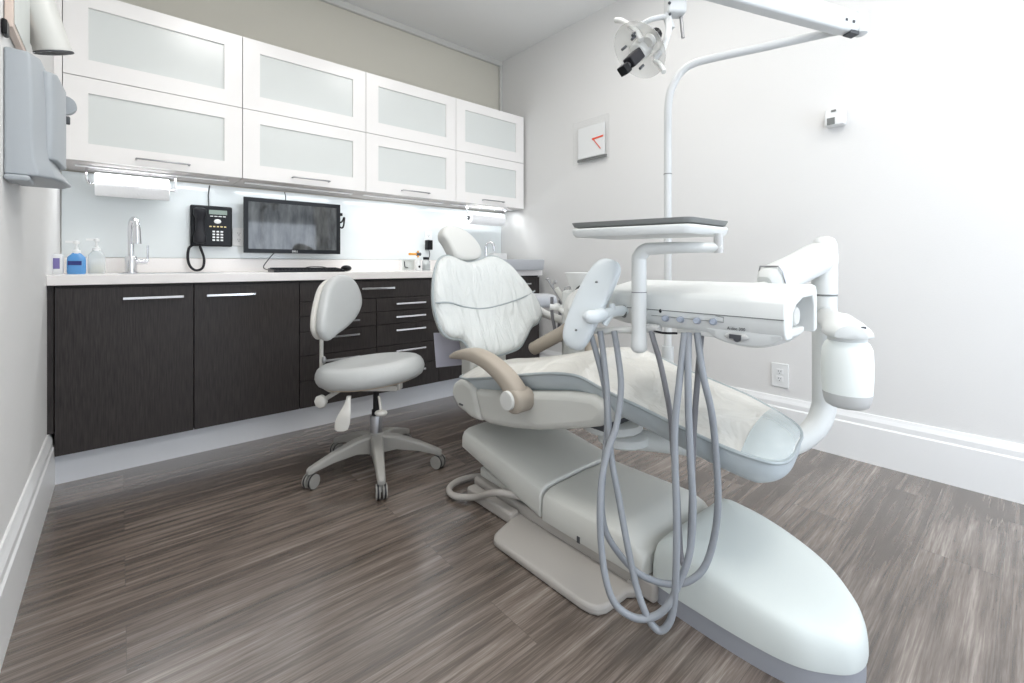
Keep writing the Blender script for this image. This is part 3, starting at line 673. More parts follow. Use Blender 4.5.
# backrest
O = Vector((CX+.02, 1.81, .715)); U_ = Vector((1, 0, 0)); V_ = Vector((0, .3714, .9285)); N_ = U_.cross(V_)
def plane(px, py):
    r = ray(px, py); d0 = (O-Vector((0, 0, HC))).dot(N_)/r.dot(N_); p = Vector((0, 0, HC))+r*d0-O
    return (p.dot(U_), p.dot(V_))
bo = [plane(*p) for p in [(429.5, 293), (430.5, 277), (434, 265), (440, 258.5), (447, 257), (455, 260), (466, 263), (479, 260.5), (487, 257.5), (496, 259), (507, 267), (516, 278), (525, 289), (533, 299), (538, 309), (539, 317), (535, 324), (529, 328), (524, 338), (518, 348), (507, 353), (490, 357), (476, 356), (469, 352), (465, 345), (459, 340), (450, 339.5), (441, 335), (435, 322), (431, 308)]]
bo = [(u*.985, v) for u, v in bo]
cvb = lambda u, v: .035*min(1, (u/.3)**2)-.02*math.exp(-((v-.0)/.15)**2)
b_ = cushion(B(), bo, O, U_, V_, N_, .045, .05, cvb, 4); finish('backrest', b_, M['backup'], ch)
cn = cr([(u, v, 0) for u, v in bo], 4, True); 
finish('backrest_piping', tube(B(), [O+U_*p.x+V_*p.y+N_*(cvb(p.x, p.y)+.006) for p in cn], .007, 8, closed=True, smooth=False), M['piping'], ch)
seam = [plane(*p) for p in [(431, 306), (445, 305.5), (462, 309), (480, 310), (500, 306), (518, 300), (529, 294)]]
finish('seam', tube(B(), [O+U_*u+V_*v+N_*(cvb(u, v)+.0445 if 0 < i < 6 else cvb(u, v)+.03) for i, (u, v) in enumerate(seam)], .004, 8), M['piping'], ch)
q = B(); obox(q, O-N_*.11+V_*(-.03)+U_*.05, U_, V_, N_, .26, .34, .10); finish('backrest_rear_shell', q, M['shell'], ch, bevel=.03, seg=3)
q = B(); obox(q, (CX+.02, 1.80, .44), (1, 0, 0), (0, 1, 0), (0, 0, 1), .22, .10, .18); finish('hinge_bracket', q, M['shell'], ch, bevel=.02)
# pale sheet hanging behind the backrest
a_, b2, c_, d_ = on(434, 333, Y=1.93), on(468, 333, Y=1.93), on(467, 364.5, Y=1.93), on(436.5, 367.5, Y=1.93)
q = B(); prism(q, [a_, b2, c_, d_], (0, .004, 0)); finish('hanging_cover_sheet', q, M['sheet'], ch, smooth=False)
# headrest
HO = Vector((1.345, 1.93, 1.07)); HU = Vector((.94, .0, -.33)).normalized(); HV0 = Vector((.33, .33, .88)); HN = HU.cross(HV0).normalized(); HV = HN.cross(HU).normalized()
def hplane(px, py):
    r = ray(px, py); d0 = (HO-Vector((0, 0, HC))).dot(HN)/r.dot(HN); p = Vector((0, 0, HC))+r*d0-HO
    return (p.dot(HU), p.dot(HV))
ho = [hplane(*p) for p in [(443, 229), (446, 225), (453, 225.5), (463, 230), (473, 238), (480, 247), (482, 254), (478, 259.5), (467, 261), (457, 259), (452, 252), (447, 242), (443, 235)]]
finish('headrest', cushion(B(), [(u*.97, v*.97) for u, v in ho], HO, HU, HV, HN, .022, .055, lambda u, v: -.8*(u*u+v*v), 4, [(.03, 1.0), (.5, 1.0), (.8, .98), (.9, .9), (.965, .7), (.99, .4), (1, 0)]), M['plastic'], ch)
q = B(); obox(q, (1.38, 1.985, .96), (1, 0, 0), (0, .37, .93), (0, -.93, .37), .07, .22, .012); finish('headrest_post', q, M['steel'], ch, smooth=False)
# near armrest
ax_ = 1.045
def arm_ring(px, py, hw, hh, X): 
    return on(px, py, X=X), hw, hh
pts = [on(449, 356.5, X=ax_), on(456, 355, X=ax_), on(468, 355, X=ax_), on(480, 361), on(491, 369)] if 0 else [on(*p, X=ax_) for p in [(449, 357), (457, 355), (469, 355), (482, 360.5), (494, 370), (504, 381), (511, 392), (514, 402)]]
b_ = B(); P = cr(pts, 6); rings = []
for i, p in enumerate(P):
    t_ = (P[min(i+1, len(P)-1)]-P[max(i-1, 0)]).normalized(); nrm = Vector((1, 0, 0)).cross(t_).normalized()
    f_ = i/(len(P)-1); hh = .006+.020*min(1, f_*3)**.6+.015*f_**2
    if f_ > .93: hh *= .9
    hw = .022+.013*min(1, f_*4)
    rings.append([p+Vector((1, 0, 0))*(hw*math.copysign(abs(math.cos(a))**.6, math.cos(a))+.02)+nrm*hh*math.copysign(abs(math.sin(a))**.7, math.sin(a)) for a in [k_*2*math.pi/20 for k_ in range(20)]])
loft(b_, rings); o = finish('armrest', b_, M['arm'], ch, bevel=.006)
pc = on(506.5, 401, X=1.022)
finish('armrest_pivot_cap', lathe(B(), pc, [(.034, .02), (.034, .0), (.032, -.003), (.0, -.004)], 36, (1, 0, 0)), M['plastic'], ch)
finish('armrest_hub', lathe(B(), on(511, 402, X=1.03), [(.042, .075), (.044, .014), (.041, .004), (.036, 0), (.0, -.0005)], 36, (1, 0, 0)), M['arm'], ch)
# far armrest
fa0, fa1 = on(533, 349, X=1.645), on(575, 326, X=1.69)
b_ = B(); tube(b_, [fa0, fa0.lerp(fa1, .3), fa0.lerp(fa1, .7), fa1, Vector((1.70, fa1.y-.09, .62)), Vector((1.66, fa1.y-.12, .50))], lambda t: .040 if t < .6 else .034, 18, flat=.85)
finish('armrest', b_, M['arm'], ch, bevel=.008)
# under-seat linkage
q = B(); box(q, 1.22, 1.50, .93, 1.10, .40, .47); finish('seat_frame', q, M['dgrey'], ch, bevel=.008)
# cable loop on the floor
finish('floor_hose', tube(B(), [on(530, 499, X=1.17), on(498, 492.5, X=1.08), on(475, 497, Z=.035), on(455, 496, Z=.02), on(449, 489, Z=.02), on(458, 481, Z=.02), on(476, 476.5, Z=.02), on(500, 477, Z=.03), on(512, 480, Z=.04)], .0125, 12), M['base'], ch)

# ------------------------------------------------------------------ foot cover on the floor
fc = thing('floor_utility_cover', 'long white foot-shaped floor cover with grey skirt at the foot end of the chair', 'floor cover', (1.36, .5, 0))
out = [(1.150, .68), (1.158, .712), (1.185, .722), (1.36, .718), (1.54, .712), (1.565, .70), (1.575, .68), (1.575, .60), (1.562, .53), (1.54, .467), (1.51, .405), (1.475, .355), (1.43, .312), (1.375, .274), (1.32, .254), (1.27, .252), (1.225, .268), (1.19, .303), (1.162, .345), (1.148, .40), (1.143, .48), (1.144, .58)]
oc = [Vector((x, y, 0)) for x, y in out]; oc = cr(oc, 4, True)
cc = Vector((1.355, .49, 0))
def fr(sc, z): return [Vector((cc.x+(p.x-cc.x)*sc, cc.y+(p.y-cc.y)*sc, z)) for p in oc]
finish('grey_skirt', loft(B(), [fr(.985, .0), fr(.985, .052)]), M['skirt'], fc)
def topz(p, sc, z):  # gentle crown, higher at the chair end
    q_ = Vector((cc.x+(p.x-cc.x)*sc, cc.y+(p.y-cc.y)*sc, z)); return q_
def fz(sc, h): return [Vector((p.x, p.y, .05+h*(1+.30*(p.y-.45)/.27))) for p in fr(sc, 0)]
rings = [fr(1.0, .050), fz(1.004, .010), fz(1.0, .038), fz(.988, .062), fz(.962, .082), fz(.925, .094), fz(.86, .101), fz(.70, .106), fz(.40, .109), fz(.04, .110)]
finish('white_cap', loft(B(), rings), M['footcap'], fc)

# ------------------------------------------------------------------ delivery unit (control head, arm, tray, bottle, hoses)
du = thing('delivery_unit', 'white dental delivery unit with control knobs, tray and grey hoses over the chair', 'dental unit', (1.80, .465, 0))
# post and arms
PX, PYY = 1.80, .465
q = tube(B(), [(1.36, 1.0, .335), (1.45, .86, .335), (1.58, .66, .335), (1.69, .545, .355), (1.76, .488, .405), (PX-.004, PYY+.003, .47), (PX, PYY, .54), (PX, PYY, .70), (PX, PYY, .86)], .036, 20); finish('lower_post', q, M['pwhite'], du)
q = lathe(B(), (PX, PYY, .862), [(.0375, 0), (.0375, .145), (.036, .168), (.028, .186), (.012, .194)], 32); finish('upper_post', q, M['pwhite'], du)
finish('post_ring', lathe(B(), (PX, PYY, .856), [(.0368, 0), (.0368, .007)], 32), M['mgrey'], du)
for zz, cx, cy, rr_ in ((.395, 1.34, 1.0, .11), (.345, 1.37, .97, .09)):
    finish('pivot_plate', lathe(B(), (cx, cy, zz), [(rr_-.01, -.022), (rr_, -.014), (rr_, .010), (rr_-.01, .018), (rr_*.6, .02), (rr_*.6, .005)], 36), M['pwhite'], du)
a_, b2 = Vector((PX-.005, PYY+.005, .992)), Vector((1.575, .562, .898)); d = (b2-a_).normalized(); sd = d.cross(Vector((0, 0, 1))).normalized(); up_ = sd.cross(d)
rings = []
for f_, hw, hh in ((-.14, .028, .030), (-.06, .040, .046), (.1, .042, .050), (.5, .040, .048), (.85, .042, .052), (.97, .038, .046), (1.04, .028, .03)):
    p = a_.lerp(b2, f_); rings.append([p+sd*hw*math.copysign(abs(math.cos(a))**.55, math.cos(a))+up_*hh*math.copysign(abs(math.sin(a))**.55, math.sin(a)) for a in [k_*2*math.pi/24 for k_ in range(24)]])
finish('upper_arm', loft(B(), rings), M['pwhite'], du)
finish('head_link', cyl(B(), b2-d*.02-up_*.02, (1.335, .66, .862), .024), M['pwhite'], du)
e_ = a_.lerp(b2, .90)
finish('arm_collar', tube(B(), [e_+sd*.044-up_*.04, e_+sd*.044+up_*.035, e_+sd*.034+up_*.052, e_-sd*.034+up_*.052, e_-sd*.044+up_*.035, e_-sd*.044-up_*.04], .0025, 8, smooth=False), M['steel'], du)
# control head
X0, X1, Y0, Y1 = 1.10, 1.325, .358, .87
def hring(y, zb=.792, lift=0, inset=0, sl=1):
    return [Vector(p) for p in [(X0+.012+inset, y, zb+lift), (X0+inset, y, zb+.014+lift), (X0-.002+inset, y, .838), (X0+inset, y, .872), (X0+.010+inset, y, .884), (X0+.035+inset, y, .890), (1.22, y, .901), (X1-.03, y, .912), (X1-.008, y, .908), (X1, y, .895), (X1, y, .80+lift), (X1-.02, y, zb+lift)]]
q = B(); rings = []
for y, lift, ins in ((.43, 0, 0), (.55, 0, 0), (.66, 0, 0), (.77, 0, 0), (.82, .006, .004), (.865, .016, .014), (.885, .028, .03)): rings.append(hring(y, lift=lift, inset=ins))
rings[-1] = [Vector((p.x, p.y, min(p.z, .885))) for p in rings[-1]]
loft(q, rings); finish('head_body', q, M['pwhite'], du, bevel=.006)
# end hood: hollow arch round the arm joint
oo = hring(Y0); ins_ = []
inner = [(X1-.045, .792), (X1-.0375, .80)]
q = B()
prism(q, [Vector((x, Y0, z)) for x, z in [(X0+.012, .792), (X0, .806), (X0-.002, .838), (X0, .872), (X0+.010, .884), (X0+.035, .890), (1.22, .901), (X1-.03, .912), (X1-.008, .908), (X1, .895), (X1, .80), (X1-.022, .793), (X1-.022, .86), (X1-.034, .884), (1.22, .882), (X0+.075, .868), (X0+.052, .85), (X0+.050, .792)]], (0, .075, 0))
finish('end_hood', q, M['pwhite'], du, bevel=.003)
finish('hood_back_plate', bx(X0+.05, X1-.022, .4265, .4295, .793, .88), M['bottlebase'], du, smooth=False)
finish('arm_joint', lathe(B(), (1.225, .372, .838), [(.001, 0), (.020, 0), (.026, .006), (.028, .02), (.028, .055)], 28, (0, 1, 0)), M['plastic'], du)
sm = on(700, 316.6, X=X0-.003); 
q = B(); box(q, X0-.0035, X0+.003, Y0+.001, .80, .8375, .8395); finish('seam_line', q, M['mgrey'], du, smooth=False)
# belly under the head
q = B(); cb = on(745, 340, X=X0+.02); rings = []
for f_ in range(9):
    a = -1+2*f_/8; rr_ = math.sqrt(max(0.02, 1-a*a))
    rings.append([Vector((x, cb.y+a*.085, z)) for x, z in [(X0+.004, .812), (X0+.001, .80), (X0+.008, .80-.030*rr_), (X0+.03, .80-.036*rr_), (X0+.12, .80-.036*rr_), (X0+.15, .80), (X0+.15, .812)]])
finish('holder_belly', loft(B(), rings), M['pwhite'], du, bevel=.003)
pk = on(736, 337, X=X0-.004)
q = ellipsoid(B(), (X0-.001, pk.y, pk.z), (.006, 0, 0), (0, .028, 0), (0, 0, .010)); finish('belly_recess', q, M['bottlebase'], du)
q = B(); obox(q, pk+Vector((-.003, 0, .001)), (0, 1, 0), (0, 0, 1), (1, 0, 0), .026, .010, .008); cyl(q, pk+Vector((-.006, -.004, -.003)), pk+Vector((.004, -.004, -.003)), .008); finish('dark_connector', q, M['dgrey'], du)
for px in (666, 681, 697.5, 713.5):
    p = on(px, 318.5+(px-666)*.07, X=X0-.002); kd = Vector((-1, 0, 0)); 
    kn = finish('control_knob', lathe(B(), p, [(.0085, 0), (.0085, .006), (.0075, .008), (.0075, .017), (.006, .019)], 18, (-.92, -.25, .1)), M['knob'], du)
p = on(660.5, 311, X=X0-.001); finish('black_button', ellipsoid(B(), p, (.004, 0, 0), (0, .0042, 0), (0, 0, .0055)), M['black'], du)
q = B(); p0, p1 = on(652, 319, X=X0-.003), on(724, 327, X=X0-.003)
finish('knob_panel_line', tube(B(), [Vector((X0-.0025, on(652, 320, X=X0).y, .823)), Vector((X0-.0025, on(724, 328, X=X0).y, .822)), Vector((X0-.0025, on(724, 328, X=X0).y, .834)), Vector((X0-.0025, on(716, 328, X=X0).y, .836))], .0007, 6, smooth=False), M['mgrey'], du)
p = on(736, 329, X=X0-.003)
text('A-dec 300', 'model_lettering', (X0-.0032, p.y, p.z), Matrix.Rotation(R(-90), 4, 'Z') @ Matrix.Rotation(R(90), 4, 'X'), .010, M['dgrey'], du)
# paddle (touch pad) at left end of head
pcen = on(590, 302, D=1.30); rt = Vector((math.cos(TH), -math.sin(TH), 0)); fw_ = Vector((math.sin(TH), math.cos(TH), 0))
la = (rt*.45+Vector((0, 0, .92))+fw_*.10).normalized(); nn = (-fw_*.80-rt*.52+Vector((0, 0, .20))); nn = (nn-la*nn.dot(la)).normalized(); wa = la.cross(nn)
ol = [(.0, .136), (.026, .130), (.040, .108), (.046, .06), (.047, 0), (.045, -.06), (.040, -.105), (.026, -.130), (0, -.137), (-.026, -.130), (-.040, -.105), (-.045, -.06), (-.047, 0), (-.046, .06), (-.040, .108), (-.026, .130)]
q = cushion(B(), [(u*1.02, v*1.05) for u, v in ol], pcen, wa, la, nn, .016, .018, lambda u, v: -.9*v*v, 3); pad = finish('touchpad_paddle', q, M['paddle'], du)
for sgn, px, py in ((1, 596.5, 282), (-1, 576, 330)):
    p = on(px, py, D=1.275); finish('paddle_screw', ellipsoid(B(), p, rt*.004, fw_*.006, Vector((0, 0, .003))), M['mgrey'], du)
q = cushion(B(), [(.0, .05), (.035, .035), (.045, 0), (.035, -.035), (0, -.05), (-.035, -.035), (-.045, 0), (-.035, .035)], pcen-nn*.035-rt*.03-Vector((0, 0, .0)), wa, la, nn, .03, .03, None, 4); finish('paddle_back_housing', q, M['plastic'], du)
h0, h1 = on(590, 317, D=1.25), on(618, 311, D=1.29)
q = B(); tube(q, [h0-rt*.004, h0+rt*.012, h0.lerp(h1, .5), h1, on(630, 311, D=1.32)], lambda t: (.019 if .05 < t < .5 else .015 if t <= .05 else .015), 16); ellipsoid(q, h0, rt*.02, fw_*.02, Vector((0, 0, .018)))
finish('paddle_handle', q, M['paddle'], du)
finish('handle_ring', lathe(B(), on(622.5, 311.5, D=1.305), [(.0165, 0), (.018, .002), (.018, .006), (.0165, .008)], 24, rt), M['mgrey'], du)
q = B(); tube(q, [on(604, 325, D=1.27), on(612, 312, D=1.275), on(612, 304, D=1.28)], .009, 12); finish('paddle_strut', q, M['paddle'], du)
# tray post
tp = Vector((1.06, on(639, 300, X=1.06).y, 0))
zb_ = on(639, 350, D=1.19).z
Dt = tp.x*math.sin(TH)+tp.y*math.cos(TH)
def zt_(py): return HC+(HY-py)/F*Dt
q = B(); tube(q, [(tp.x, tp.y, zt_(345)), (tp.x, tp.y, zt_(300)), (tp.x, tp.y, zt_(262)), (tp.x, tp.y-.003, zt_(256)), (tp.x+.002, tp.y-.018, zt_(250.5)), (tp.x+.006, tp.y-.04, zt_(249)), (tp.x+.03, tp.y-.12, zt_(248.5)), (tp.x+.07, tp.y-.19, zt_(249))], lambda t: .0195-.007*max(0, (t-.5)/.5), 20)
finish('tray_post', q, M['pwhite'], du)
finish('post_foot', lathe(B(), (tp.x, tp.y, zt_(353)), [(.006, 0), (.016, .004), (.0215, .012), (.0215, .024), (.0205, .05)], 28), M['pwhite'], du)
finish('post_seam', lathe(B(), (tp.x, tp.y, zt_(292.5)), [(.0201, 0), (.0201, .0016)], 28), M['dgrey'], du)
q = B(); box(q, tp.x+.01, X0+.02, tp.y-.035, tp.y-.005, .778, .80); cyl(q, (tp.x+.02, tp.y-.05, .79), (tp.x+.02, tp.y+.01, .79), .012); finish('tray_post_bracket', q, M['bottlebase'], du, bevel=.003)
q = B(); tube(q, [(tp.x+.015, tp.y-.02, .79), (tp.x+.01, tp.y-.06, .783), (tp.x+.02, tp.y-.10, .785)], .003, 8); finish('bracket_wire', q, M['rubber'], du)
# tray
TD = dict(Z=1.076)
k1, k2, k3 = on(690, 219, D=1.06), on(569, 225.5, D=1.235), on(731, 224.5, D=1.19)
zt = 1.066
c1, c2, c3 = [Vector((p.x, p.y, zt)) for p in (k1, k2, k3)]
c4 = c2+c3-c1
def trr(pts, z, g):
    cen = sum(pts, Vector())/4; L_ = []
    for i, p in enumerate(pts):
        a = pts[i-1]; c = pts[(i+1) % 4]; r_ = .018
        L_ += [p+(a-p).normalized()*r_, p+((a-p).normalized()+(c-p).normalized())*r_*.3, p+(c-p).normalized()*r_]
    return [Vector((cen.x+(p.x-cen.x)*g, cen.y+(p.y-cen.y)*g, z)) for p in L_]
TT = [c1, c2, c4, c3]
finish('tray_base', loft(B(), [trr(TT, zt-.031, .95), trr(TT, zt-.025, .985), trr(TT, zt-.012, 1.005), trr(TT, zt-.008, .99)]), M['pwhite'], du, bevel=.002)
finish('tray_liner', loft(B(), [trr(TT, zt-.008, .90), trr(TT, zt-.004, .97), trr(TT, zt+.006, 1.0), trr(TT, zt+.008, 1.0), trr(TT, zt+.005, .95), trr(TT, zt+.0, .92)]), M['mgrey'], du)
ep = Vector((tp.x+.065, tp.y-.185, 0)); q = B(); cyl(q, (ep.x, ep.y, zt_(254)), (ep.x, ep.y, zt-.028), .011); finish('tray_pivot', q, M['bottlebase'], du)
# water bottle
bc = on(847, 350, D=1.17); zz = lambda py: HC+(HY-py)/F*1.17
finish('water_bottle', lathe(B(), (bc.x, bc.y, zz(401)), [(.049, 0), (.053, .02), (.0555, .06), (.056, .10), (.054, .135), (.048, .150), (.040, .158), (.034, .165), (.034, .175)], 40), M['bottle'], du)
finish('bottle_base', lathe(B(), (bc.x, bc.y, zz(406)), [(.038, 0), (.046, .005), (.0505, .016), (.0535, .034), (.0530, .038)], 40), M['bottlebase'], du)
finish('bottle_collar', lathe(B(), (bc.x, bc.y, zz(341)), [(.040, 0), (.043, .004), (.043, .018), (.035, .022), (.035, .034)], 36), M['pwhite'], du)
q = B(); hc = Vector((bc.x, bc.y, 0)); hd = (Vector((PX, PYY, 0))-hc); hd.z = 0; L_ = hd.length; hd.normalize(); hs_ = Vector((-hd.y, hd.x, 0))
rings = []
for f_, w_, h_ in ((-.060, .015, .012), (-.056, .034, .022), (-.035, .050, .028), (.03, .052, .032), (.08, .044, .038), (.16, .036, .034), (L_*.9, .03, .03)):
    p = hc+hd*f_; p.z = zz(334); rings.append([p+hs_*w_*math.cos(a)+Vector((0, 0, 1))*(h_*1.25*math.sin(a) if math.sin(a) > 0 else h_*.35*math.sin(a)) for a in [k_*2*math.pi/24 for k_ in range(24)]])
finish('bottle_holder', loft(B(), rings), M['pwhite'], du)
q = B(); p = on(862, 331, D=1.12); obox(q, p, rt, fw_, (0, 0, 1), .012, .012, .022); finish('holder_switch', q, M['dgrey'], du, smooth=False)
# hoses
H = [
 ([(614,331,1.26),(617.5,352,1.25),(621,386,1.22),(616.6,425,1.19),(608,450,1.17),(602,478,1.15),(600,510,1.13),(601,543,1.12),(606,580,1.10),(616,605,1.09),(636,618,1.09),(655,616,1.085),(669,604,1.08),(678,585,1.08),(687,563,1.08),(691.5,540,1.085),(693,505,1.09),(690.5,460,1.10),(688.5,410,1.11),(688,370,1.12),(688.5,333,1.15)], .0085, 'hose'),
 ([(600,331,1.28),(603,352,1.27),(607,390,1.24),(609,430,1.21),(612,462,1.19),(619,499,1.16),(627,543,1.13),(636,585,1.11),(647,616,1.09),(658,630,1.085),(667,626,1.08),(673,610,1.08),(676,571,1.075),(676.5,516,1.085),(675,460,1.10),(675,425,1.11),(679,385,1.12),(684.5,333,1.15)], .0085, 'hose'),
 ([(590,331,1.29),(596,352,1.285),(602,375,1.27),(606.5,400,1.25),(607,430,1.23),(604,465,1.21),(601.5,502,1.19),(606,532,1.18),(621,556,1.17),(638,573,1.16),(658,582,1.155),(675,584,1.15),(691,580,1.14),(705,566,1.14),(714,538,1.14),(718,502,1.13),(716,455,1.13),(711.5,412,1.12),(703,375,1.12),(697,333,1.15)], .0085, 'hose'),
 ([(651,331,1.21),(655,345,1.20),(660,362,1.20),(666,390,1.19),(671,420,1.19),(673,450,1.19),(677,490,1.18),(679,530,1.175),(681,556,1.17),(685,566,1.165),(689,556,1.165),(691,520,1.16),(692.5,470,1.15),(694,430,1.15),(697,386,1.14),(701.5,333,1.17)], .0072, 'hosed'),
]
for L_, r_, m_ in H:
    P = cr([on(px, py, D=d) for px, py, d in L_], 5)
    P = [Vector((p.x, p.y, max(p.z, .02))) for p in P]
    finish('hose', tube(B(), P, r_, 12, smooth=False), M[m_], du)
finish('hose_manifold', bx(1.112, 1.19, .50, .62, .780, .794), M['plastic'], du, bevel=.003)
q = B(); tube(q, [on(585, 329, D=1.31), on(600, 331, D=1.30), on(620, 330, D=1.27), on(640, 330, D=1.24)], .010, 10); finish('hose_bar', q, M['plastic'], du)

# ------------------------------------------------------------------ operating light on its pole
ol_ = thing('operating_light', 'white dental operating light on a curved pole above the chair', 'dental light', (1.738, 1.008, 0))
pb = Vector((1.738, 1.008, 0)); zc = 1.775
z175 = HC+(HY-174.5)/F*1.9
q = tube(B(), [(1.45, 1.03, .425), (1.60, 1.02, .425), (1.70, 1.01, .43), (pb.x, pb.y, .47), (pb.x, pb.y, .53), (pb.x, pb.y, .62)], .0235, 20); finish('lower_pole', q, M['lightarm'], ol_)
je = Vector((1.965, .402, 1.80)); dh = Vector((je.x-pb.x, je.y-pb.y, 0)).normalized()
pt = lambda f_, z: Vector((pb.x, pb.y, z))+dh*f_
q = tube(B(), [pt(0, .60), pt(0, 1.2), pt(0, 1.55), pt(.002, 1.63), pt(.014, 1.695), pt(.05, 1.755), pt(.10, 1.783), pt(.18, 1.790), pt(.35, 1.793), pt(.5, 1.797), pt(.64, 1.80)], .0155, 18); finish('curved_pole', q, M['lightarm'], ol_)
finish('pole_ring', lathe(B(), (pb.x, pb.y, z175), [(.017, 0), (.017, .003)], 24), M['mgrey'], ol_)
p = je.copy(); q = lathe(B(), (p.x, p.y, p.z-.035), [(.012, 0), (.022, .006), (.022, .075), (.014, .085)], 24); finish('arm_joint', q, M['lightarm'], ol_)
A0 = je+Vector((-.012, .01, .00)); A1 = on(655, -30, D=1.44); d = (A1-A0).normalized(); sd = d.cross(Vector((0, 0, 1))).normalized(); up_ = sd.cross(d)
A0 = A0-d*.0
q = B(); rings = []
for f_, hw, hh in ((0, .016, .022), (.02, .021, .034), (.10, .023, .040), (.5, .024, .041), (.95, .024, .041), (1, .018, .03)):
    c = A0.lerp(A1, f_); rings.append([c+sd*a*hw+up_*b__*hh for a, b__ in ((-1, -.8), (-.8, -1), (.8, -1), (1, -.8), (1, .8), (.8, 1), (-.8, 1), (-1, .8))])
loft(q, rings); finish('flex_arm', q, M['lightarm'], ol_, bevel=.004)
q = B(); c = A0.lerp(A1, .08); 
for k_ in (-.03, .0): obox(q, c+sd*-.022+d*k_-up_*.004, d, sd, up_, .008, .004, .008)
obox(q, A0+d*.02-sd*.005-up_*.036, d, sd, up_, .035, .03, .012); 
finish('joint_screws', q, M['dgrey'], ol_, smooth=False)
q = B(); hsg = on(675, 3, D=1.5); 
obox(q, hsg, rt, fw_, (0, 0, 1), .062, .05, .085); obox(q, hsg+Vector((0, 0, .11)), rt, fw_, (0, 0, 1), .04, .04, .16); finish('drop_housing', q, M['lightarm'], ol_, bevel=.008)
q = B(); tube(q, [hsg+Vector((0, 0, .15)), hsg+Vector((0, 0, .10)), A1], .02, 14); finish('drop_link', q, M['lightarm'], ol_)
finish('lever_pin', tube(B(), [on(681, 17, D=1.5), on(682, 28, D=1.5), on(683, 38, D=1.5)], .0055, 10), M['steel'], ol_)
q = B()
for px, py in ((669.5, 3), (670, 14)): p = on(px, py, D=1.472); ellipsoid(q, p, rt*.005, fw_*.004, Vector((0, 0, .005)))
finish('housing_screws', q, M['dgrey'], ol_)
# yoke and handles
def pxt(L_, D, r, m, name, **k): return finish(name, tube(B(), [on(px, py, D=D+(e_ if isinstance(e_, float) else 0)) for px, py, e_ in L_], r, 14, **k), m, ol_)
pxt([(668, 17, .0), (660, 17.5, 0.), (650, 20, 0.), (640, 26, .02), (632, 33, .04), (628, 41, .05), (630, 47, .05)], 1.5, .011, M['lightarm'], 'yoke', flat=.7)
pxt([(668, 17, .0), (668.5, 28, -.02), (666, 40, -.03), (661, 51, -.03), (655, 58, -.02)], 1.5, .012, M['lightarm'], 'yoke', flat=.7)
finish('yoke_swivel', cyl(B(), on(666, 14, D=1.5), on(671, 29, D=1.5), .013), M['lightarm'], ol_)
pxt([(616.5, 20.5, .02), (622, 21, .0), (629, 25, -.02), (636, 31, -.04), (641, 40, -.05)], 1.5, .0125, M['plastic'], 'handle', flat=.7)
pxt([(655, 61, -.02), (660, 65, -.03), (664, 72, -.04)], 1.5, .0115, M['plastic'], 'handle', flat=.7)
lc = on(641, 49, D=1.5); aim = (Vector((1.30, 1.95, 1.15))-lc).normalized()
aimI = (-rt*.62-Vector((0, 0, .66))-fw_*.30).normalized()
u1, u2 = frame(aimI)
def disc(c, r, dome, m, name, th=.004):
    pr_ = [(r*f_, dome*(1-f_*f_)) for f_ in (.02, .3, .55, .75, .9, 1.0)]; pr2 = [(r*f_*.985, dome*(1-f_*f_)-th) for f_ in (1, .9, .75, .55, .3, .02)]
    return finish(name, lathe(B(), c, pr_+pr2, 40, aimI), m, ol_)
disc(lc+aimI*.012, .098, -.035, M['shield'], 'reflector_shield')
finish('lamp_core', lathe(B(), lc-aimI*.05, [(.012, 0), (.028, .01), (.034, .04), (.030, .075), (.024, .08)], 28, aimI), M['plastic'], ol_)
kb = on(653.5, 36.5, D=1.47)
finish('rear_knob', lathe(B(), kb-aimI*.022, [(.014, 0), (.020, .003), (.020, .034), (.016, .038)], 12, aimI), M['black'], ol_)
finish('rear_knob_ring', lathe(B(), kb+aimI*.018, [(.021, 0), (.021, .010), (.016, .016)], 24, aimI), M['plastic'], ol_)
lh = on(634, 58.5, D=1.43)
finish('lamp_housing', obox(B(), lh, aimI, u1, u2, .058, .036, .036), M['rubber'], ol_, bevel=.005)
finish('lamp_front', obox(B(), on(624.5, 69.5, D=1.42), aimI, u1, u2, .024, .034, .03), M['black'], ol_, bevel=.003)
finish('lamp_neck', cyl(B(), lh, on(624.5, 69.5, D=1.42), .009), M['steel'], ol_)
for px, py in ((633.5, 38), (624, 48), (641.5, 67), (634, 34)):
    c = on(px, py, D=1.45); finish('clamp_screw', cyl(B(), c-aimI*.010, c+aimI*.010, .0045), M['dgrey'], ol_)

# ------------------------------------------------------------------ assistant unit (cuspidor side)
au = thing('assistant_unit', 'white assistant unit with rinse bowl and metal suction handpieces beyond the chair', 'dental unit', (1.76, 1.51, .42))
q = B(); loft(q, [rr(1.70, 1.82, 1.43, 1.60, z, r_) for z, r_ in ((.44, .04), (.5, .045), (.70, .05), (.80, .05), (.83, .055))]); box(q, 1.48, 1.72, 1.48, 1.54, .40, .46); finish('unit_body', q, M['pwhite'], au, bevel=.01)
bcn = Vector((1.725, 1.45, .80)); 
finish('bowl', lathe(B(), bcn, [(.03, 0), (.045, .015), (.075, .07), (.092, .115), (.096, .122), (.088, .118), (.068, .07), (.035, .025), (.004, .02)], 36), M['white'], au)
finish('cup_filler', tube(B(), [on(577, 296, D=2.12), on(577, 290, D=2.12), on(580, 287, D=2.1)], .008, 10), M['black'], au)
finish('body_bulge', ellipsoid(B(), on(577, 310, D=2.05), rt*.06, fw_*.08, Vector((0, 0, .085))), M['plastic'], au)
sh = [on(520, 291, D=2.45), on(549, 290, D=2.33)]
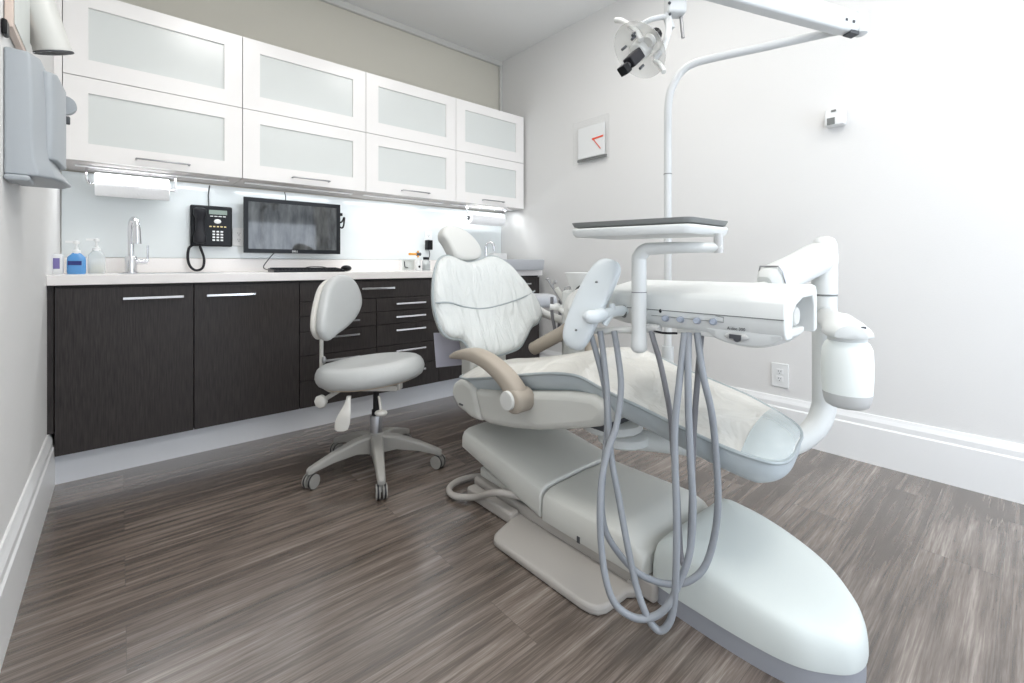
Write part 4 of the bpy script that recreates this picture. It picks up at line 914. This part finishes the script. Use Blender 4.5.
q = cushion(B(), [(-.16, -.09), (.10, -.09), (.14, -.06), (.145, .0), (.14, .06), (.10, .09), (-.16, .09), (-.17, 0)], (1.885, 1.99, .75), (.85, -.5, 0), (.5, .85, 0), (0, 0, 1), .035, .045, None, 4); finish('work_shelf', q, M['greycell'], au)
finish('shelf_arm', tube(B(), [(1.87, 1.95, .71), (1.82, 1.8, .68), (1.76, 1.56, .66)], .022, 14), M['plastic'], au)
hb = on(553, 307, D=2.38)
q = B(); cyl(q, on(550, 307, D=2.38), on(566, 308, D=2.38), .016); ellipsoid(q, on(557, 307, D=2.38), rt*.022, fw_*.02, Vector((0, 0, .022))); finish('handpiece_holder', q, M['white'], au)
finish('holder_arm', tube(B(), [on(560, 309, D=2.38), on(572, 318, D=2.12), (1.76, 1.52, .66)], .014, 12), M['plastic'], au)
q = B(); cyl(q, on(547.5, 279, D=2.38), on(564, 305, D=2.38), .0065); cyl(q, on(551, 287, D=2.38), on(555, 282, D=2.38), .005); ellipsoid(q, on(547.5, 279, D=2.38), rt*.011, fw_*.01, Vector((0, 0, .008))); ellipsoid(q, on(555, 282, D=2.38), rt*.008, fw_*.008, Vector((0, 0, .012)))
finish('suction_handpiece', q, M['steel'], au)
q = B(); cyl(q, on(556, 288, D=2.38), on(565, 302, D=2.38), .014); finish('handpiece_body', q, M['plastic'], au)
q = B(); cyl(q, on(566, 290, D=2.38), on(568, 304, D=2.38), .006); tube(q, [on(565, 296, D=2.38), on(565, 288, D=2.38), on(570, 287, D=2.38), on(569, 293, D=2.38)], .003, 8); finish('air_water_handpiece', q, M['steel'], au)
for L_ in ([(552, 297), (552, 312), (554, 325), (557, 336), (566, 345)], [(560, 300), (560, 316), (559, 328), (560, 338), (570, 348)]):
    finish('suction_hose', tube(B(), [on(px, py, D=2.45) for px, py in L_]+[Vector((1.80, 1.62, .42))], .009, 10), M['hosed'], au)

# ------------------------------------------------------------------ operator stool
sc_ = Vector((.912, 2.03, 0)); fwd = Vector((math.sin(R(138)), math.cos(R(138)), 0)); rgt = Vector((fwd.y, -fwd.x, 0)); UPZ = Vector((0, 0, 1))
st = thing('operator_stool', 'light grey wheeled operator stool with oval backrest in front of the dark drawers', 'stool', tuple(sc_))
finish('hub', lathe(B(), sc_+UPZ*.075, [(.035, 0), (.042, .01), (.042, .07), (.036, .095), (.03, .1)], 28), M['stoolbase'], st)
finish('chrome_sleeve', lathe(B(), sc_+UPZ*.175, [(.028, 0), (.028, .075), (.026, .08)], 28), M['steel'], st)
finish('gas_column', lathe(B(), sc_+UPZ*.25, [(.020, 0), (.020, .03), (.014, .032), (.014, .15)], 24), M['rubber'], st)
for k_ in range(5):
    a = R(178+72*k_); dv = Vector((math.cos(a), math.sin(a), 0)); sv = Vector((-dv.y, dv.x, 0))
    rings = []
    for f_, w_, zt2, zb2 in ((.02, .030, .170, .085), (.10, .026, .160, .10), (.20, .020, .128, .088), (.27, .017, .100, .070), (.298, .016, .088, .062), (.308, .010, .080, .062)):
        c = sc_+dv*f_; rings.append([c+sv*a_*w_+UPZ*z_ for a_, z_ in ((-1, zb2), (1, zb2), (1, zt2-.008), (.7, zt2), (-.7, zt2), (-1, zt2-.008))])
    lg = finish('base_leg', loft(B(), rings), M['stoolbase'], st, bevel=.003)
    cc_ = sc_+dv*.29; cas = B(); ca = R(120+40*k_); cd = Vector((math.cos(ca), math.sin(ca), 0))
    for sg in (-1, 1): cyl(cas, cc_+cd*sg*.006+UPZ*.0305, cc_+cd*sg*.022+UPZ*.0305, .030, n=20)
    cyl(cas, cc_+UPZ*.03, cc_+UPZ*.075, .008, n=12)
    c_ = finish('caster', cas, M['stoolbase'], lg)
    tw = B()
    for sg in (-1, 1): cyl(tw, cc_+cd*sg*.010+UPZ*.0305, cc_+cd*sg*.018+UPZ*.0305, .0305, n=20)
    finish('tyre', tw, M['rubber'], lg)
# seat
so = sc_+UPZ*.462+fwd*.01+rt*-.035
sn = 20
out = [(math.cos(i*2*math.pi/sn)*.243*(1+.04*math.cos(i*4*math.pi/sn)), math.sin(i*2*math.pi/sn)*.205) for i in range(sn)]
sU = Vector((rt.x, rt.y, .0)); sV = Vector((fw_.x, fw_.y, 0)); sU = (sU+UPZ*.10).normalized(); sNn = sU.cross(sV).normalized()
prf = [(.03, .86), (.4, .88), (.65, .95), (.80, 1.0), (.89, .92), (.95, .70), (.985, .38), (1, 0)]
finish('seat', cushion(B(), out, so, sU, sV, sNn, .052, .045, None, 3, prf), M['stool'], st)
finish('seat_pan', cushion(B(), [(u*.86, v*.86) for u, v in out], so-UPZ*.042, sU, sV, sNn, .012, .012, None, 3), M['beige'], st)
q = B(); c = sc_+UPZ*.372; c = c+UPZ*.018; obox(q, c+rt*-.04, rt, fw_, UPZ, .30, .09, .026); obox(q, c+rt*.07+UPZ*.003, rt, fw_, UPZ, .10, .05, .036); finish('mechanism', q, M['stoolshell'], st, bevel=.005)
kp = on(321, 401.5, D=2.02)
finish('adjust_knob', lathe(B(), kp, [(.012, -.014), (.028, -.012), (.030, -.004), (.030, .008), (.024, .012)], 8, -fw_*.9-rt*.2), M['stoolshell'], st, bevel=.003)
finish('knob_axle', cyl(B(), kp, c+rt*-.14, .010), M['stoolshell'], st)
q = B()
lp = [on(349, 396, D=1.95), on(347, 406, D=1.94), on(344, 416, D=1.93), on(342, 425, D=1.93), on(341, 431, D=1.93)]
P = cr(lp, 4); rings = []
for i, p in enumerate(P):
    f_ = i/(len(P)-1); w_ = .010+.022*math.sin(min(1, f_*1.15)*math.pi*.62)**2 if f_ < .95 else .018
    rings.append([p+rt*w_*math.cos(a)+fw_*.006*math.sin(a) for a in [k_*2*math.pi/16 for k_ in range(16)]])
finish('lever', loft(B(), rings), M['stoolshell'], st)
q = ellipsoid(B(), on(381, 413, D=2.0), rt*.028, fw_*.02, UPZ*.014); cyl(q, on(381, 410, D=2.0), on(379, 396, D=2.03), .006); finish('lever', q, M['stoolshell'], st)
# backrest of stool
bcen = sc_-fwd*.20+UPZ*.745+rt*.0; bcen = on(341.5, 311, D=2.16)
bU = rgt.copy(); bV = (UPZ*.97-fwd*.12+rgt*0).normalized(); 
bf = fwd.copy(); bU = bV.cross(-bf).normalized()*-1; bN = bU.cross(bV).normalized()
if bN.dot(fwd) < 0: bU = -bU; bN = bU.cross(bV).normalized()
def bpl(px, py):
    r = ray(px, py); d0 = (bcen-Vector((0, 0, HC))).dot(bN)/r.dot(bN); p = Vector((0, 0, HC))+r*d0-bcen
    return (p.dot(bU), p.dot(bV))
bo2 = [bpl(*p) for p in [(320, 334), (319, 322), (321.5, 305), (326.5, 287), (332, 278.5), (339, 275), (347, 276), (354, 283), (358.5, 295), (359, 306), (354.5, 317), (346, 327), (335, 335), (326, 341)]]
finish('backrest', cushion(B(), bo2, bcen, bU, bV, bN, .022, .035, lambda u, v: .15*u*u, 4), M['stool'], st)
bo3 = [(u*.93, v*.93) for u, v in bo2]
finish('backrest_shell', cushion(B(), bo3, bcen-bN*.045, bU, bV, bN, .02, .022, lambda u, v: .15*u*u, 4), M['stoolshell'], st)
q = B(); tube(q, [on(321.5, 325, D=2.25), on(321.5, 345, D=2.24), on(321.5, 372, D=2.22), on(323, 385, D=2.16), on(335, 392, D=2.10)], .0125, 12, flat=.7); finish('back_post', q, M['stoolshell'], st)
q = B(); cyl(q, on(324, 361, D=2.13), on(345, 359, D=2.25), .005); ellipsoid(q, on(324, 360, D=2.13), rt*.010, fw_*.01, UPZ*.018); finish('back_tension_rod', q, M['steel'], st)
for o in bpy.data.objects:
    for k_ in ('o', 'rot'):
        if k_ in o: del o[k_]
